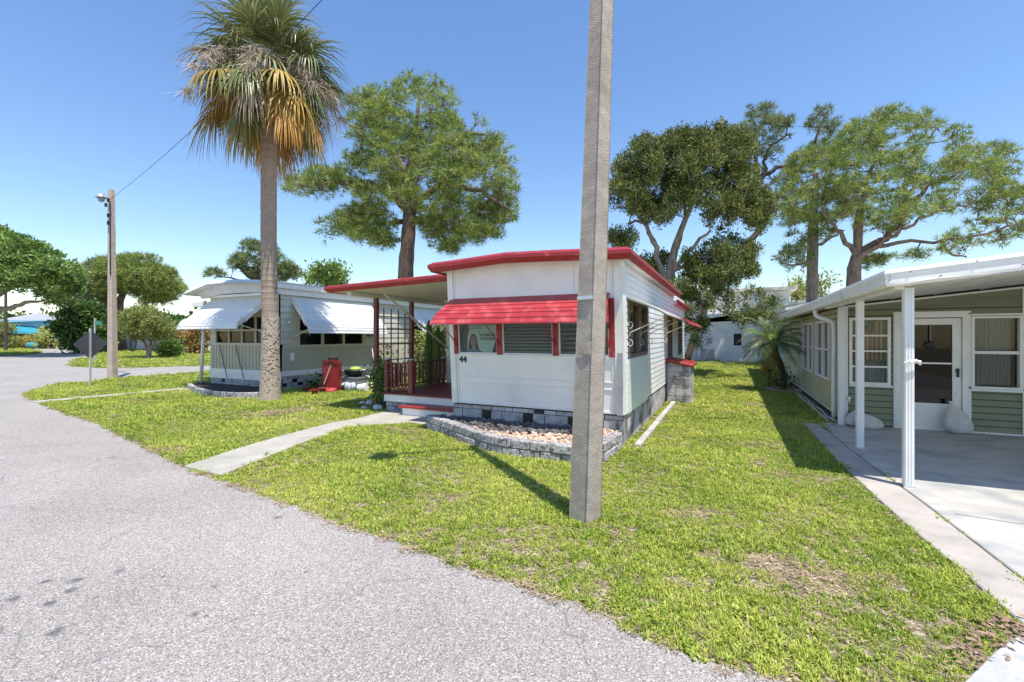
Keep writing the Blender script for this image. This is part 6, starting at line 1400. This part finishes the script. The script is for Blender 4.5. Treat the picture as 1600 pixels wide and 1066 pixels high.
BLOCK = [ROAD, WALK, WALK2, STRIP, SLAB, APRON, BACKWALK, [(XL, FY), (XR, FY), (XR, YB), (XL, YB)], [(-1.33, FY), (-1.19, FY), (-1.19, 11.9), (-1.33, 11.9)], PLOUT, [(-7.15, 8.0), (XL, 7.6), (XL, 15), (-7.15, 15)], [(NL, NY), (NX, NY), (NX, NB_), (NL, NB_)], [(p.x, p.y) for p in NP_]+[(-12.3, 9.3), (-16.4, 9.3)],
         [(CX-.2, CY), (CR, CY), (CR, CB), (CX-.2, CB)], [(-.87-.6, 12), (-.86, 12), (-.86, 13.4), (-1.46, 13.4)], [(-3, 33), (9, 33), (9, 60), (-3, 60)], [(-9, 33.5), (-2, 33.5), (-2, 60), (-9, 60)]]
BARE = []
for (x, y, r, s_) in ((1210, 900, .22, .9), (1255, 925, .22, .8), (1180, 880, .16, .8), (1120, 870, .18, .6), (960, 828, .16, .8), (985, 850, .16, .7), (1070, 915, .12, .6), (675, 795, .12, .6), (448, 645, .75, .85), (395, 650, .5, .6), (560, 790, .12, .5), (1290, 985, .15, .6), (1060, 985, .15, .5), (640, 735, .15, .5), (520, 660, .3, .4), (1110, 740, .2, .4)):
    p = gnd(x, y); BARE.append((p.x, p.y, r*.8, s_*.85))
pts_all = []; sc_all = []; dry_all = []; dsc = []
def scatter(Z0, Z1, dens, scl, lat=1.25):
    n = int(dens*(Z1*Z1-Z0*Z0)*lat); Z = np.sqrt(rng.random(n)*(Z1*Z1-Z0*Z0)+Z0*Z0); u = (rng.random(n)*2-1)*lat*Z
    x = FW.x*Z+RT.x*u; y = FW.y*Z+RT.y*u; keep = np.ones(n, bool)
    for b in BLOCK: keep &= ~inpoly(x, y, b)
    k = np.clip(.98-1.35*np.clip(nz(x, y, 2.3, 1.0)*.6+nz(x, y, 6.1, 4.0)*.5-.34, 0, 1), 0, 1)
    for bx, by, r, s_ in BARE: k *= 1-s_*np.exp(-(((x-bx)**2+(y-by)**2)/(r*r))**1.5)
    dry = keep & (rng.random(n) < (1-k)*1.0+.10); dry_all.append(np.stack([x[dry], y[dry], np.zeros(dry.sum())+.003], 1)); dsc.append(scl*(.7+.5*rng.random(dry.sum())))
    keep &= rng.random(n) < k
    x, y = x[keep], y[keep]; pts_all.append(np.stack([x, y, np.zeros(len(x))+.002], 1)); sc_all.append(scl*(.75+.5*rng.random(len(x)))*(.85+.3*nz(x, y, 3.1, 2)))
scatter(2.2, 5.5, 460, .72); scatter(5.5, 9, 270, .92); scatter(9, 15, 110, 1.25); scatter(15, 24, 36, 1.9); scatter(24, 45, 10, 2.8); scatter(45, 80, 1.8, 5)
for i in range(len(ROAD[:22])-1): # dead bits and sand along the ragged road edge
    a_, b_ = np.array(ROAD[i]), np.array(ROAD[i+1]); L_ = np.linalg.norm(b_-a_); n_ = int(L_*26/(1+.12*np.linalg.norm(a_))); t_ = rng.random((n_, 1)); q_ = a_+(b_-a_)*t_; nn_ = np.array([(b_-a_)[1], -(b_-a_)[0]])/L_; q_ = q_+nn_*rng.normal(-.01, .035, (n_, 1))
    dry_all.append(np.c_[q_, np.full(n_, .007)]); dsc.append(.35+.5*rng.random(n_))
VP = np.array([(random.uniform(-88, -50), random.uniform(11, 26)) for _ in range(2500)]); kk = inpoly(VP[:, 0], VP[:, 1], VERGE); VP = VP[kk]; pts_all.append(np.c_[VP, np.full(len(VP), .03)]); sc_all.append(np.full(len(VP), 3.0))
M['thatch'] = mat('dry_thatch', (.58, .47, .32), .9, .2, 4, island=.35, col2=(.34, .25, .17), transl=.2)
dryc = bpy.data.collections.new('dry_tufts')
for v in range(4):
    vs = []; fs = []
    for k in range(22):
        a = random.uniform(0, 6.283); q = .09*math.sqrt(random.random()); x, y = q*math.cos(a), q*math.sin(a); b_a = random.uniform(0, 6.283); L = random.uniform(.03, .07); w_ = random.uniform(.004, .010); z = random.uniform(.004, .022); dz = random.uniform(-.006, .012)
        dx, dy = math.cos(b_a), math.sin(b_a); sx, sy = -dy*w_/2, dx*w_/2; i0 = len(vs); vs += [(x-sx, y-sy, z), (x+sx, y+sy, z), (x+dx*L*.6+sx, y+dy*L*.6+sy, z+dz), (x+dx*L, y+dy*L, z+dz*.5), (x+dx*L*.6-sx, y+dy*L*.6-sy, z+dz)]; fs += [(i0, i0+1, i0+2, i0+3, i0+4)]
    me = bpy.data.meshes.new('dry_tuft'); me.from_pydata(vs, [], fs); me.materials.append(M['thatch']); dryc.objects.link(bpy.data.objects.new('dry_tuft', me))
def scatter_object(name, label, P, S, coll):
    P = np.concatenate(P).astype(np.float32); S = np.concatenate(S).astype(np.float32); print(name, len(P))
    me = bpy.data.meshes.new(name); me.vertices.add(len(P)); me.vertices.foreach_set('co', P.ravel())
    a = me.attributes.new('tscale', 'FLOAT', 'POINT'); a.data.foreach_set('value', S); me.update()
    go = bpy.data.objects.new(name, me); COL.objects.link(go); tag(go, label, 'grass', kind='stuff')
    ng = bpy.data.node_groups.new(name+'_scatter', 'GeometryNodeTree'); ng.interface.new_socket('Geometry', in_out='INPUT', socket_type='NodeSocketGeometry'); ng.interface.new_socket('Geometry', in_out='OUTPUT', socket_type='NodeSocketGeometry')
    gi = ng.nodes.new('NodeGroupInput'); gout = ng.nodes.new('NodeGroupOutput'); ci = ng.nodes.new('GeometryNodeCollectionInfo'); ci.inputs[0].default_value = coll; ci.inputs['Separate Children'].default_value = True
    ip = ng.nodes.new('GeometryNodeInstanceOnPoints'); ip.inputs['Pick Instance'].default_value = True
    rv = ng.nodes.new('FunctionNodeRandomValue'); rv.data_type = 'FLOAT_VECTOR'; rv.inputs[0].default_value = (-.12, -.12, 0); rv.inputs[1].default_value = (.12, .12, 6.283)
    na = ng.nodes.new('GeometryNodeInputNamedAttribute'); na.data_type = 'FLOAT'; na.inputs[0].default_value = 'tscale'
    mp_ = ng.nodes.new('GeometryNodeMeshToPoints'); l_ = ng.links.new
    l_(gi.outputs[0], mp_.inputs[0]); l_(mp_.outputs[0], ip.inputs['Points']); l_(ci.outputs[0], ip.inputs['Instance']); l_(rv.outputs[0], ip.inputs['Rotation']); l_(na.outputs[0], ip.inputs['Scale']); l_(ip.outputs[0], gout.inputs[0])
    go.modifiers.new('scatter', 'NODES').node_group = ng
scatter_object('grass', 'yellow green lawn grass covering the yards', pts_all, sc_all, tuf)
scatter_object('dry_thatch', 'dead straw coloured grass in the thin patches of the lawn', dry_all, dsc, dryc)
